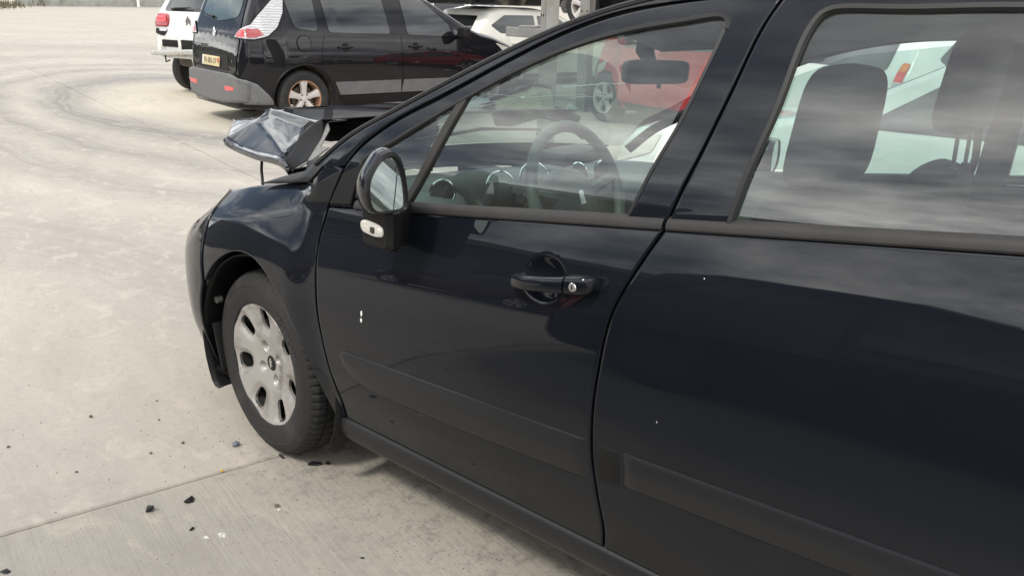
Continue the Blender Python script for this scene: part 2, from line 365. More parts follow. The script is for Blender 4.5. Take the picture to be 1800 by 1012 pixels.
def concrete(name, base, broom):
    t = NT(name); geo = t.n('ShaderNodeNewGeometry'); m = t.n('ShaderNodeMapping'); m.inputs['Rotation'].default_value = (0, 0, -YA)
    t.l(geo.outputs['Position'], m.inputs['Vector']); v = m.outputs[0]
    def sc(x, y): 
        k = t.n('ShaderNodeMapping'); k.inputs['Scale'].default_value = (x, y, 1); t.l(v, k.inputs['Vector']); return k.outputs[0]
    big = t.noise(v, 0.35, 5, 0.55, 0.4); mid = t.noise(sc(1, 2.2), 1.1, 8, 0.62, 0.8); fine = t.noise(v, 26, 6, 0.7); grit = t.noise(v, 190, 3, 0.7)
    c = t.ramp(big, [(0.28, tuple(x * 0.88 for x in base)), (0.72, tuple(x * 1.06 for x in base))])
    # trowel and wash patches
    c = t.mix(t.math('MULTIPLY', t.ramp(mid, [(0.44, (0, 0, 0)), (0.66, (1, 1, 1))]), 0.55), c, tuple(x * f for x, f in zip(base, (0.80, 0.79, 0.79))))
    pale = t.ramp(t.noise(sc(1.4, 3.4), 1.7, 7, 0.6, 1.0), [(0.56, (0, 0, 0)), (0.70, (1, 1, 1))])
    c = t.mix(t.math('MULTIPLY', pale, 0.35), c, tuple(x * 1.14 for x in base))
    c = t.mix(t.math('MULTIPLY', t.ramp(fine, [(0.48, (0, 0, 0)), (0.75, (1, 1, 1))]), 0.40), c, tuple(x * 0.66 for x in base))
    c = t.mix(t.ramp(grit, [(0.2, (0.42,) * 3), (0.42, (0, 0, 0))]), c, tuple(x * 0.55 for x in base))
    # tyre marks of cars turning around a pale island
    e = t.n('ShaderNodeMapping'); e.inputs['Location'].default_value = (-9.7 / 3.3, 2.05 / 1.45, 0); e.inputs['Scale'].default_value = (1 / 3.3, 1 / 1.45, 0); t.l(v, e.inputs['Vector'])
    dn = t.n('ShaderNodeTexNoise'); dn.inputs['Scale'].default_value = 0.5; dn.inputs['Detail'].default_value = 2; t.l(v, dn.inputs['Vector'])
    ln = t.n('ShaderNodeVectorMath', operation='LENGTH'); t.l(e.outputs[0], ln.inputs[0])
    rad = t.math('ADD', ln.outputs['Value'], t.math('MULTIPLY', dn.outputs['Fac'], 0.44)); rad = t.math('SUBTRACT', rad, 0.22)
    def band(x0, w, k):
        d = t.math('ABSOLUTE', t.math('SUBTRACT', rad, x0)); return t.math('MULTIPLY', t.math('SUBTRACT', 1.0, t.math('DIVIDE', d, w), clamp=True), k)
    cr = t.n('ShaderNodeCombineXYZ'); t.l(t.math('MULTIPLY', rad, 26.0), cr.inputs[0]); t.l(t.math('MULTIPLY', big, 3.0), cr.inputs[1])
    st = t.ramp(t.noise(cr.outputs[0], 1.0, 5, 0.7), [(0.32, (.40,) * 3), (0.62, (1, 1, 1))])
    tm = t.math('MAXIMUM', band(1.22, 0.34, 1.25), t.math('MAXIMUM', band(1.75, 0.22, 0.8), t.math('MAXIMUM', band(2.2, 0.25, 0.75), t.math('MAXIMUM', band(2.9, 0.4, 0.6), band(4.2, 0.7, 0.5)))))
    tm = t.math('MULTIPLY', tm, st)
    c = t.mix(t.math('MULTIPLY', tm, 0.92, clamp=True), c, (0.245, 0.232, 0.218))
    isl = t.math('MULTIPLY', t.math('SUBTRACT', 1.0, rad, clamp=True), 2.2, clamp=True)
    c = t.mix(t.math('MULTIPLY', isl, t.ramp(mid, [(0.25, (.35,) * 3), (0.6, (.9, .9, .9))])), c, (0.60, 0.56, 0.44))
    # dark drips and grime where cars stand along this line
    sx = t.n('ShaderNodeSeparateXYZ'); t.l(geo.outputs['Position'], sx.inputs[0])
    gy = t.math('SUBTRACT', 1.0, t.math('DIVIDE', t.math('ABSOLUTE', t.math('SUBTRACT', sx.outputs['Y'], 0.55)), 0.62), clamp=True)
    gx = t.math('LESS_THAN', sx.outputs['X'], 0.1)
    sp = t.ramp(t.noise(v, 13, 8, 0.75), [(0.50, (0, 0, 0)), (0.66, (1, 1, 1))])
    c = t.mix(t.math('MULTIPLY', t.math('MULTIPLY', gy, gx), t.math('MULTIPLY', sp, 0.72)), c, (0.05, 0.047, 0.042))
    # dust wash, trowel sweeps and pock marks at hand size
    sw = t.noise(sc(2.2, 7.5), 1.0, 8, 0.72, 1.4); c = t.mix(t.math('MULTIPLY', t.ramp(sw, [(0.50, (0, 0, 0)), (0.66, (1, 1, 1))]), 0.34), c, tuple(x * 0.70 for x in base))
    sw2 = t.noise(sc(3.5, 5.0), 1.3, 7, 0.7, 0.8); c = t.mix(t.math('MULTIPLY', t.ramp(sw2, [(0.54, (0, 0, 0)), (0.64, (1, 1, 1))]), 0.40), c, tuple(min(1, x * 1.18) for x in base))
    v3 = t.n('ShaderNodeTexVoronoi'); v3.inputs['Scale'].default_value = 55; t.l(v, v3.inputs['Vector'])
    pk = t.math('MULTIPLY', t.ramp(v3.outputs['Distance'], [(0.10, (1, 1, 1)), (0.22, (0, 0, 0))]), t.ramp(t.noise(v, 9, 3), [(0.50, (0, 0, 0)), (0.62, (.7, .7, .7))]))
    c = t.mix(pk, c, tuple(x * 0.50 for x in base))
    # scattered oil spots
    vo = t.n('ShaderNodeTexVoronoi'); vo.inputs['Scale'].default_value = 3.1; t.l(v, vo.inputs['Vector'])
    spot = t.ramp(t.math('ADD', vo.outputs['Distance'], t.math('MULTIPLY', fine, 0.05)), [(0.035, (.75,) * 3), (0.075, (0, 0, 0))])
    c = t.mix(spot, c, tuple(x * 0.4 for x in base))
    h = t.math('ADD', t.math('MULTIPLY', fine, 0.6), t.math('MULTIPLY', grit, 0.35)); h = t.math('ADD', h, t.math('MULTIPLY', mid, 0.8))
    if broom:
        bl = t.noise(sc(1.3, 62), 1.0, 5, 0.7); h = t.math('ADD', h, t.math('MULTIPLY', bl, 1.0))
        c = t.mix(t.ramp(bl, [(0.28, (0.30,) * 3), (0.46, (0, 0, 0))]), c, tuple(x * 0.62 for x in base))
    t.bsdf(Base_Color=c, Roughness=0.88, Specular_IOR_Level=0.3, Normal=t.bump(h, 0.55, 0.006))
    MATS[name] = t.m; return t.m
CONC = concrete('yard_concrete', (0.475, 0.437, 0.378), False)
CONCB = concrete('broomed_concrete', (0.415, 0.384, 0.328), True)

g_v = []; NG = 60
for i in range(NG + 1):
    for j in range(NG + 1):
        x = (i / NG * 2 - 1); y = (j / NG * 2 - 1); x = math.copysign(abs(x) ** 3, x) * 900; y = math.copysign(abs(y) ** 3, y) * 900
        g_v.append((x + 10, y, -0.045))
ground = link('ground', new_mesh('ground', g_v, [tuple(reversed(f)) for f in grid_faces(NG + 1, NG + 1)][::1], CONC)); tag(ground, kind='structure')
for p in ground.data.polygons:
    if p.normal.z < 0: ground.data.flip_normals(); break

# concrete slabs cast in bays, with open joints
yard = tag(bpy.data.objects.new('paved_yard', None), kind='structure'); COL.objects.link(yard)
a_lines = [-16.25, -8.25, -0.25, 7.75 + 6.0, 21.75, 29.75, 37.75, 45.75]; b_lines = [-30.76, -25.76, -20.76, -15.76, -10.76, -5.76, -0.76, 4.24, 9.24, 14.24]
for i in range(len(a_lines) - 1):
    for j in range(len(b_lines) - 1):
        a0, a1, b0, b1 = a_lines[i], a_lines[i + 1], b_lines[j], b_lines[j + 1]
        g = 0.005
        bm = bmesh.new(); bmesh.ops.create_cube(bm, size=1)
        bmesh.ops.scale(bm, vec=(a1 - a0 - 2 * g, b1 - b0 - 2 * g, 0.06), verts=bm.verts)
        bmesh.ops.bevel(bm, geom=[e for e in bm.edges if all(v.co.z > 0 for v in e.verts)], offset=0.006, segments=1, affect='EDGES')
        c = ab((a0 + a1) / 2, (b0 + b1) / 2, -0.03 + RNG.uniform(-.0015, .0015))
        if a0 == -0.25 and b0 == -0.76: c.z = -0.03
        bmesh.ops.transform(bm, matrix=Matrix.Translation(c) @ Matrix.Rotation(YA, 4, 'Z'), verts=bm.verts)
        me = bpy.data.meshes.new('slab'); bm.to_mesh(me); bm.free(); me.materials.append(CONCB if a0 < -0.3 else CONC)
        link('slab', me, yard)

# far hills on the skyline all round
HILLM = simple('hill_scrub', (0.055, 0.062, 0.04), 0.95, var=0.4, scale=0.05, dirt=(0.10, 0.085, 0.055), dirt_scale=0.03)
hv = []; NH = 180
for i in range(NH):
    a = 2 * math.pi * i / NH; h = 22 + 13 * math.sin(a * 3 + 1) + 9 * math.sin(a * 7 + 2) + 5 * math.sin(a * 17) + 3 * math.sin(a * 41)
    for r_, f in ((330, 0), (400, .55), (480, 1.0), (600, 1.1)): hv.append((r_ * math.cos(a), r_ * math.sin(a), -0.3 + max(2.0, h * .75) * f))
hills = link('hills', new_mesh('hills', hv, grid_faces(NH, 4, wrap_u=True), HILLM)); tag(hills, kind='structure')

# ribbed warehouse across the yard, seen in the windows and paint of the car
RIB = simple('ribbed_steel_cladding', (0.06, 0.065, 0.064), 0.55, 0.0, var=0.15, scale=0.8)
ROOFM = simple('warehouse_roof_sheet', (0.16, 0.16, 0.155), 0.6)
DOORM = simple('warehouse_shutter', (0.10, 0.11, 0.12), 0.5)
w0 = Vector((15.6, 3.6, 0)); w1 = Vector((6.8, 13.9, 0)); wd = (w1 - w0).normalized(); wnrm = Vector((wd.y, -wd.x, 0)); wl = (w1 - w0).length
if wnrm.dot(-w0) > 0: wnrm = -wnrm                       # points away from the yard
wh = Thing('warehouse', 'dark warehouse clad in horizontal ribbed sheets across the yard', 'building', loc=w0, rz=math.atan2(wd.y, wd.x))
sgn = 1 if Vector((-wd.y, wd.x, 0)).dot(wnrm) > 0 else -1
V, F = box((wl / 2, sgn * 5.1, 1.7), (wl, 10, 3.4)); wh.add('wall', V, F, RIB, smooth=False)
for k in range(13):
    V, F = box((wl / 2, -sgn * 0.035 + sgn * .1, 0.20 + k * 0.25), (wl + 0.02, 0.09, 0.17), bev=0.02)
    wh.add('cladding_sheet', V, F, RIB, smooth=False)
V, F = box((wl / 2, sgn * 5.1, 3.5), (wl + .5, 10.6, 0.18)); wh.add('roof', V, F, ROOFM, smooth=False)
V, F = box((wl * .62, sgn * .03, 1.4), (3.4, 0.10, 2.8)); sd = wh.add('shutter_door', V, F, DOORM, smooth=False)
for k in range(14):
    V, F = box((wl * .62, -sgn * 0.055, 0.12 + k * 0.2), (3.3, 0.05, 0.15), bev=0.02); wh.add('door_slat', V, F, DOORM, smooth=False, sub=sd)

# boundary wall and scrub at the far side of the yard
WALLM = simple('boundary_wall_render', (0.34, 0.34, 0.31), 0.9, var=0.15, scale=2, dirt=(0.15, 0.15, 0.12), dirt_scale=0.8)
bw0 = Vector((74, -26, 0)); bw1 = Vector((80, -60, 0)); bd = (bw1 - bw0); bl = bd.length
bwall = Thing('boundary_wall', 'long pale rendered wall at the far edge of the yard', 'wall', loc=bw0, rz=math.atan2(bd.y, bd.x))
V, F = box((bl / 2, 0, 1.1), (bl, 0.22, 2.2), bev=.01); bwall.add('wall_panel', V, F, WALLM, smooth=False)
V, F = box((bl / 2, 0, 2.25), (bl + .1, 0.34, 0.1), bev=.01); bwall.add('coping', V, F, WALLM, smooth=False)
V, F = tube([(74.5, -36.2, 0), (74.5, -36.2, 3.2)], .11, 10); wp = Thing('post', 'slim white post in front of the pale boundary wall', 'post', loc=(74.5, -36.2, 0), world_coords=True)
wp.add('shaft', V, F, WHITECHIP); V, F = box((74.5, -36.2, 3.24), (.3, .3, .08), bev=.01); wp.add('cap', V, F, WHITECHIP)

LEAFM = [simple('scrub_leaf_' + n, c, 0.7, var=0.35, scale=1.2) for n, c in (('dark', (0.035, 0.042, 0.022)), ('olive', (0.062, 0.066, 0.035)), ('dry', (0.13, 0.12, 0.07)))]
BARK = simple('scrub_bark', (0.07, 0.055, 0.04), 0.9)
def leaf_cloud(c, rx, ry, rz, n, size, rng):
    V = []; F = []
    cl = rng.normal(size=(max(6, n // 60), 3)); cl /= np.linalg.norm(cl, axis=1)[:, None]; cl *= rng.uniform(.35, .95, (len(cl), 1))
    for k in range(n):
        q = cl[rng.integers(len(cl))] + rng.normal(size=3) * .2
        p = np.array(c) + q * (rx, ry, rz); p[2] = max(p[2], 0.03)
        d = rng.normal(size=3); d /= np.linalg.norm(d); e = np.cross(d, rng.normal(size=3)); e /= np.linalg.norm(e) + 1e-9; s = size * rng.uniform(.6, 1.4)
        o = len(V); V += [p - d * s, p + e * s * .45, p + d * s, p - e * s * .45]; F.append((o, o + 1, o + 2, o + 3))
    return V, F
shr = [(36, -1.0, 3.2, 0, 'dense dark scrub bush nearest at the left end of the yard edge'), (41, -3.6, 2.8, 1, 'olive scrub bush second from the left end of the yard edge'), (47, -6.6, 3.0, 0, 'dark rounded bush in the middle of the scrub row'),
       (54, -10.4, 2.6, 1, 'olive bush just right of the middle of the scrub row'), (61, -14.2, 3.0, 0, 'dark wide bush near the right end of the scrub row'), (68, -18.5, 2.6, 2, 'dry yellowish bush second from the boundary wall'), (74, -22.5, 2.4, 1, 'low olive bush touching the end of the boundary wall')]
for x, y, h, k, lab in shr:
    b = Thing('shrub', lab, 'shrub', loc=(x, y, 0), group='scrub bushes along the yard edge', world_coords=True)
    V, F = leaf_cloud((x, y, h * .5), 2.9, 2.9, h * .52, 1500, 0.16, RNG); b.add('foliage', V, F, LEAFM[k], smooth=False)
    b.add('stem', *join(*[tube([(x, y, 0), (x + RNG.uniform(-.6, .6), y + RNG.uniform(-.6, .6), h * .6), (x + RNG.uniform(-1.5, 1.5), y + RNG.uniform(-1.5, 1.5), h * .95)], [.09, .05, .02], 6) for _ in range(5)]), BARK)
V = []; F = []
for k in range(9000):
    t_ = RNG.uniform(); x = 33 + t_ * 42 + RNG.normal() * .9; y = .6 - t_ * 24.5 + RNG.normal() * 1.6
    h = RNG.uniform(.15, .6); a = RNG.uniform(0, 6.3); dx_, dy_ = .05 * math.cos(a), .05 * math.sin(a); lx, ly = RNG.normal(size=2) * .12
    o = len(V); V += [(x - dx_, y - dy_, 0), (x + dx_, y + dy_, 0), (x + lx, y + ly, h)]; F.append((o, o + 1, o + 2))
tag(link('grass', new_mesh('grass', V, F, LEAFM[2], smooth=False)), 'rough dry grass along the edge of the yard', 'grass', kind='stuff')
# ---------------------------------------------------------------- the dark blue car: side surface in metres (x forward, y to the left, z up)
TPROF = natural([-.15, 0, .12, .3, .5, .6, .72, .8, .86, 1.0], [.855, .873, .892, .906, .912, .9095, .9005, .889, .8775, .846])
PLAN = natural([-.4, -.2, 0, .3, .45, .55, .65, .72, .78], [0, 0, .002, .02, .05, .10, .19, .30, .45])
def zbelt(x): return .862 - .131 * x
def side_y(x, z):
    b = zbelt(x)
    if z <= b: y = float(TPROF((z - .29) / (b - .29)))
    else: h = z - b; y = .846 - .18 * h - .49 * h * h
    if x > -.4: y -= float(PLAN(x))
    return y
def door_fade(x, z):
    gx = float(np.interp(z, [.276, .344, .455, .605, .69, .808, .908], [-.429, -.428, -.394, -.366, -.357, -.345, -.352])); q = min(max((x - gx - .004) / .13, 0), 1); return q * q * (3 - 2 * q)
def flare(x, z):
    r = math.hypot(x + .03, z - .33); s = min(max((r - .40) / .20, 0), 1); return .017 * (1 - s * s * (3 - 2 * s)) * door_fade(x, z)
def lean(y): return -.07 * (.75 - y)
def S(x, z, off=0.0): return (x, side_y(x, z) + off, z)
def far(x, z, off=0.0):
    y = -side_y(x, z) - off; return (x, y, z + lean(y))

CARB = (-1.35, 0, 0)
car = Thing('damaged_estate_car', 'dark blue estate car in front with a crumpled bonnet and intact side windows', 'car', loc=CARB, world_coords=True)

def edge_params(n, L):
    e = [0, .0012 / L, .0035 / L]; return np.array(e + list(np.linspace(.007 / L, 1 - .007 / L, n)) + [1 - x for x in e[::-1]])
def drop(d):        # rolled panel edge
    return -.0035 * max(0, 1 - d / .0035) ** 2
def finish(V, ring, depth=.02):
    """turn the panel edge inwards"""
    V = list(V); o = len(V); F = []
    for i in ring: p = V[i]; V.append((p[0], p[1] - depth, p[2]))
    m = len(ring)
    for k in range(m):
        F.append((ring[k], o + k, o + (k + 1) % m, ring[(k + 1) % m]))
    return V, F
def ring_of(nu, nv):
    return [i * nv for i in range(nu)] + [(nu - 1) * nv + j for j in range(1, nv)] + [i * nv + nv - 1 for i in range(nu - 2, -1, -1)] + [j for j in range(nv - 2, 0, -1)]
def coons_panel(cl, cr, cb, ct, nu, nv, extra=None, L=(1.0, .7), mapper=S, depth=.02):
    us = edge_params(nu, L[0]); vs = edge_params(nv, L[1])
    l = catmull(cl, vs); r = catmull(cr, vs); b = catmull(cb, us); t = catmull(ct, us); V = []
    for i, u in enumerate(us):
        for j, v in enumerate(vs):
            p = (1 - u) * l[j] + u * r[j] + (1 - v) * b[i] + v * t[i] - ((1 - u) * (1 - v) * b[0] + u * (1 - v) * b[-1] + (1 - u) * v * t[0] + u * v * t[-1])
            d = min(min(u, 1 - u) * L[0], min(v, 1 - v) * L[1])
            V.append(mapper(p[0], p[1], drop(d) + (extra(p[0], p[1]) if extra else 0)))
    F = grid_faces(len(us), len(vs)); V, F2 = finish(V, ring_of(len(us), len(vs)), depth); return V, F + F2
def strip_panel(A, B, n, m, width=.1, mapper=S, extra=None, smooth=(True, True), depth=.02, roll=True):
    a = catmull(A, n, smooth=smooth[0]); b = catmull(B, n, smooth=smooth[1]); vs = edge_params(m, width) if roll else np.linspace(0, 1, m); V = []
    for i in range(n):
        for v in vs:
            p = a[i] * (1 - v) + b[i] * v
            V.append(mapper(p[0], p[1], (drop(min(v, 1 - v) * width) if roll else 0) + (extra(p[0], p[1]) if extra else 0)))
    F = grid_faces(n, len(vs)); V, F2 = finish(V, ring_of(n, len(vs)), depth); return V, F + F2

# --- door gaps, measured on the side surface
GAPF = [(-.429, .276), (-.428, .344), (-.394, .455), (-.366, .605), (-.357, .69), (-.345, .808), (-.352, .908)]
GAPR = [(-1.376, .276), (-1.380, .338), (-1.368, .422), (-1.352, .52), (-1.349, .62), (-1.355, .719), (-1.372, .865), (-1.413, .97), (-1.452, 1.052)]
GAPR_UP = [(-1.452, 1.052), (-1.474, 1.134), (-1.500, 1.219), (-1.526, 1.329), (-1.549, 1.452), (-1.567, 1.500), (-1.575, 1.515)]
DBOT = .277
sh = lambda P, d: [(x + d, z) for x, z in P]
def beltline(x0, x1, n=12, dz=-.0015): return [(x, zbelt(x) + dz) for x in np.linspace(x0, x1, n)]

# --- front door: skin with the grip bowl pressed into it
def grip(x, z):
    d = math.hypot((x + 1.178) / .063, (z - .893) / .052)
    return 0 if d >= 1 else -.026 * (1 - d * d) ** 1.15
FD = 'front_door'
cl = sh(GAPF, -.003); cr = sh(GAPR, .003)
doorA = coons_panel(cl, cr, [(cl[0][0], DBOT), (cr[0][0], DBOT)], beltline(cl[-1][0], cr[-1][0]), 190, 130, extra=grip)
# window frame: outer edge against pillar and roof, then down the B pillar gap
F_OUT = [(-.356, .916), (-.400, 1.025), (-.455, 1.088), (-.569, 1.166), (-.753, 1.258), (-.915, 1.344), (-1.064, 1.416), (-1.207, 1.464), (-1.38, 1.494), (-1.575, 1.510)]
F_IN = [(-.448, .925), (-.470, 1.050), (-.587, 1.125), (-.766, 1.229), (-.927, 1.317), (-1.078, 1.384), (-1.222, 1.428), (-1.359, 1.454), (-1.449, 1.466), (-1.462, 1.466)]
doorB = strip_panel(F_OUT, F_IN, 90, 9, .07)
B_OUT = [(x + .003, z) for x, z in GAPR_UP[:]]
B_IN = [(-1.348, 1.0405), (-1.362, 1.065), (-1.395, 1.16), (-1.433, 1.261), (-1.462, 1.40), (-1.468, 1.45), (-1.462, 1.466)]
doorC = strip_panel(B_OUT, B_IN, 60, 9, .1)
fdoor = car.add(FD, *join(doorA, doorB, doorC), PAINT, sharp=55)

# --- rear door
R_BACK = [(-2.36, .276), (-2.33, .40), (-2.30, .50), (-2.31, .62), (-2.36, .74), (-2.43, .90), (-2.45, 1.06), (-2.45, zbelt(-2.45))]
cl = sh(GAPR, -.003)
rdA = coons_panel(cl, R_BACK, [(cl[0][0], DBOT), (-2.36, DBOT)], beltline(cl[-1][0], -2.45), 120, 90)
RO = [(x - .003, z) for x, z in GAPR_UP]; RI = [(-1.586, 1.0675), (-1.590, 1.083), (-1.602, 1.170), (-1.629, 1.308), (-1.641, 1.441), (-1.656, 1.476), (-1.690, 1.487)]
rdB = strip_panel(RO, RI, 50, 9, .12)
RTO = [(-1.578, 1.512), (-1.80, 1.522), (-2.1, 1.525), (-2.5, 1.520)]; RTI = [(-1.690, 1.487), (-1.812, 1.491), (-1.988, 1.498), (-2.38, 1.492)]
rdC = strip_panel(RTO, RTI, 40, 7, .03)
rdD = strip_panel([(-2.40, 1.495), (-2.44, 1.35), (-2.45, zbelt(-2.45))], [(-2.52, 1.52), (-2.56, 1.35), (-2.56, zbelt(-2.56))], 12, 6, .1)
rdoor = car.add('rear_door', *join(rdA, rdB, rdC, rdD), PAINT, sharp=55)

# --- front wing with flared arch
ARCH = [(-.380, .270), (-.372, .300), (-.355, .355), (-.300, .474), (-.238, .577), (-.156, .656), (-.055, .706), (.056, .704), (.165, .650), (.252, .560), (.300, .462), (.316, .36), (.317, .229)]
WOUT = [(-.426, .278), (-.424, .344), (-.391, .455), (-.362, .605), (-.353, .69), (-.341, .808), (-.346, .906), (-.353, .930), (-.394, 1.020), (-.330, 1.035), (-.275, .985), (-.225, .960), (-.167, .947), (-.032, .918), (.162, .877), (.288, .845)]
na = 140
ao = catmull(ARCH, na); oo = catmull(WOUT, na, smooth=False)
# let the arch lip follow the outline: match by angle about the wheel first, then by length
cutk = int(np.argmin(np.hypot(ao[:, 0] - .252, ao[:, 1] - .560)))
inn = catmull(ao[:cutk + 1], np.linspace(0, 1, na), smooth=False)
def wing_top(x): return float(np.interp(x, [-.225, -.167, -.032, .162, .288, .345, .385, .44, .50, .58, .68, .85], [.960, .947, .918, .877, .845, .800, .762, .718, .676, .634, .612, .600]))
def crest(x, z):
    q = min(max((z - (wing_top(x) - .105)) / .105, 0), 1); k = min(max((x + .30) / .16, 0), 1); k *= 1 - min(max((x - .30) / .14, 0), 1) * .6
    return -.060 * q * q * k * k * (3 - 2 * k)
def wing_map(x, z, off=0.0): return S(x, z, off + flare(x, z) + crest(x, z))
wing = strip_panel(oo, inn, na, 26, .3, mapper=wing_map, smooth=(False, False), depth=.025)
car.add('front_wing', *wing, PAINT, sharp=60)

# --- front bumper corner and nose, wrapped round in plan
PLANC = [(.78, .455), (.815, .30), (.83, .12), (.835, 0)]
def nose_pt(s, z):
    """s 0..1 along plan from behind the arch edge to the car's centre line"""
    if s < .72: x = .318 + (.78 - .318) * (s / .72); y = side_y(x, min(z, .70)) + (flare(x, z) if x < .5 else 0); return (x, y, z)
    k = (s - .72) / .28; q = catmull(PLANC, np.array([k]))[0]; yref = side_y(.78, z); return (q[0], q[1] / .455 * yref, z)
V = []; zs0 = np.linspace(0, 1, 26); ssn = np.linspace(0, 1, 50)
a_front = catmull(ao[cutk:], 40, smooth=False)
bump_top = lambda x: float(np.interp(x, [.288, .345, .385, .44, .50, .58, .68, .85], [.845, .800, .762, .718, .676, .634, .612, .600]))
BTOP = []
for s in ssn:
    for z0_ in zs0:
        z = .175 + (bump_top(.288 + (.78 - .288) * min(s / .72, 1)) - .175) * z0_
        x0 = np.interp(-z, -a_front[:, 1], a_front[:, 0]) if z > a_front[:, 1].min() else .317
        if z > .56: x0 = .254 + (z - .56) * (.290 - .252) / .285
        p = nose_pt(s, z)
        if s < .72:
            x = x0 + (.78 - x0) * (s / .72); y = side_y(x, z) + flare(x, z) + crest(x, z) * min(1, max(0, (.62 - x) / .2)); p = (x, y, z)
        tuck = -.05 * max(0, (.26 - z) / .09) ** 2 if z < .26 else 0
        V.append((p[0] + tuck * .3, p[1] + tuck * (1 if s < .8 else .3), p[2]))
    BTOP.append(V[-1])
F = grid_faces(50, 26)
V2 = V + [(p[0], -p[1], p[2] + lean(-p[1]) + .05) for p in V]; F2 = F + [tuple(reversed([i + len(V) for i in f])) for f in F]
bump_o = car.add('front_bumper', V2, F2, PAINT, solid=.004, sharp=60)
# broken bracket and torn liner edge hanging behind the bumper corner
V, F = tube([(.305, .86, .215), (.27, .82, .17), (.28, .80, .13)], [.014, .011, .003], 5); car.add('torn_bumper_clip', V, F, BLACK_PL, sub=bump_o)
car.add('bumper_bracket', *box((.23, .80, .225), (.17, .07, .018), bev=.004), BLACK_PL, sub=bump_o)
car.add('bumper_bracket', *box((.285, .83, .30), (.012, .08, .17), Matrix.Rotation(.25, 3, 'Y'), .003), BLACK_PL, sub=bump_o)
car.add('liner_strut', *tube([(.20, .80, .66), (.25, .83, .60), (.29, .86, .575)], .006, 6), BLACK_PL, sub=bump_o)
V, F = lathe([(.001, .0), (.012, .0), (.012, .02), (.001, .02)], 10, 'y', (.275, .845, .475)); car.add('loose_screw', V, F, STEEL, sub=bump_o)
# headlamp glass and slam panel closing the corner behind the bumper's upper edge
bt = np.array([q_ for q_ in BTOP if q_[0] > .36]); V = []
for k, q_ in enumerate(bt):
    for t in np.linspace(0, 1, 7): V.append((q_[0] - .10 * t * (1 + .5 * t), q_[1] * (1 - .20 * t), q_[2] - .002 + .012 * t ** .7))
nh = int(np.argmin(abs(bt[:, 0] - .74)))
car.add('headlamp', V[:7 * (nh + 1)], grid_faces(nh + 1, 7), HAZYLENS, solid=.004)
car.add('slam_panel', V[7 * nh:], grid_faces(len(bt) - nh, 7), BLACK_PL, solid=.004)
# --- wheel arch liner, inner wing, engine bay
V = []
for a in np.linspace(R(-38), R(215), 40):
    for y in (.888, .86, .70, .56, .54):
        rr = .378 if y < .885 else .374; V.append((-.03 + rr * math.cos(a), y, max(.15, .325 + rr * math.sin(a))))
car.add('wheel_arch_liner', V, grid_faces(40, 5), BLACK_PL, solid=.004)
V, F = box((-.03, .54, .45), (.80, .02, .62)); car.add('inner_wing', V, F, VOID); car.add('inner_wing', *box((.02, .71, .80), (.52, .10, .012), Matrix.Rotation(.16, 3, 'Y')), VOID); car.add('inner_wing', *box((.15, -.72, .70), (.9, .12, .03)), VOID)
car.add('engine_bay', *join(box((.22, -.05, .42), (.86, 1.1, .46), bev=.03), box((.55, -.1, .62), (.22, .9, .05), bev=.02), box((.1, .15, .66), (.3, .34, .12), bev=.03)), VOID)

# --- sill, underbody
V = []; SX = np.concatenate([[-.372, -.376, -.385, -.40], np.linspace(-.43, -2.5, 60)])
SP = [(.858, .272), (.866, .268), (.872, .258), (.873, .235), (.866, .208), (.852, .190), (.835, .182), (.80, .180)]
for x in SX:
    k = min(1, max(0, (-.368 - x) / .035)) ** .5
    for y, z in SP: V.append((x, .80 + (y - .80) * (.55 + .45 * k), .225 + (z - .225) * k))
car.add('sill', V, grid_faces(len(SX), len(SP)), MOULD, sharp=60)
UB = [box((-1.5, 0, .235), (2.3, 1.62, .05), bev=.01), box((-3.05, 0, .30), (.7, 1.5, .05)), box((-1.0, .855, .62), (1.2, .006, .68)), box((-1.4, .80, .55), (2.15, .02, .50))]
UB[2] = box((-1.62, .815, .60), (1.5, .012, .62))
car.add('floor_pan', *join(UB[0], UB[1], UB[3]), VOID)
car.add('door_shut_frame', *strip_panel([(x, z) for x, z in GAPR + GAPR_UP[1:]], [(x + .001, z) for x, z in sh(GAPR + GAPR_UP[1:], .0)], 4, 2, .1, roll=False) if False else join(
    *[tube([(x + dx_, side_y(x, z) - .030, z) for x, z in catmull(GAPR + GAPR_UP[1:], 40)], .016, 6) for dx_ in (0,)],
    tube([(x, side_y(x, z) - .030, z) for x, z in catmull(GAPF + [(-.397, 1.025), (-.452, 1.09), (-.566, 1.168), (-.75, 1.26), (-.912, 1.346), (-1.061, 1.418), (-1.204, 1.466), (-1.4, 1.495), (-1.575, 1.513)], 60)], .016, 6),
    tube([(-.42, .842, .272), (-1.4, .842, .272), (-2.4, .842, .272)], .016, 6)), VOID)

# --- mouldings along the doors: bevelled bars with a blunt front end
def moulding(top, bot, n):
    a = catmull(top, n, smooth=True); b = catmull(bot, n, smooth=True); V = []; vs = [0, .03, .09, .40, .47, .85, .96, 1.0]; of = [-.002, .0035, .0062, .0108, .0108, .0080, .0045, -.002]
    for i in range(n):
        e = min(1, min(i, n - 1 - i) / 2) ** .5
        for v, f in zip(vs, of):
            p = a[i] * (1 - v) + b[i] * v; V.append(S(p[0], p[1], -.002 + (f + .002) * e))
    return V, grid_faces(n, len(vs))
tl = lambda x: .497 - .047 * x
car.add('side_moulding', *moulding([(-.462, .505), (-.475, tl(-.48)), (-.52, tl(-.52)), (-.8, tl(-.8)), (-1.1, tl(-1.1)), (-1.344, tl(-1.344))], [(-.462, .500), (-.478, .468), (-.53, .437), (-.8, .430), (-1.1, .442), (-1.349, .458)], 60), MOULD, sub=fdoor, sharp=25)
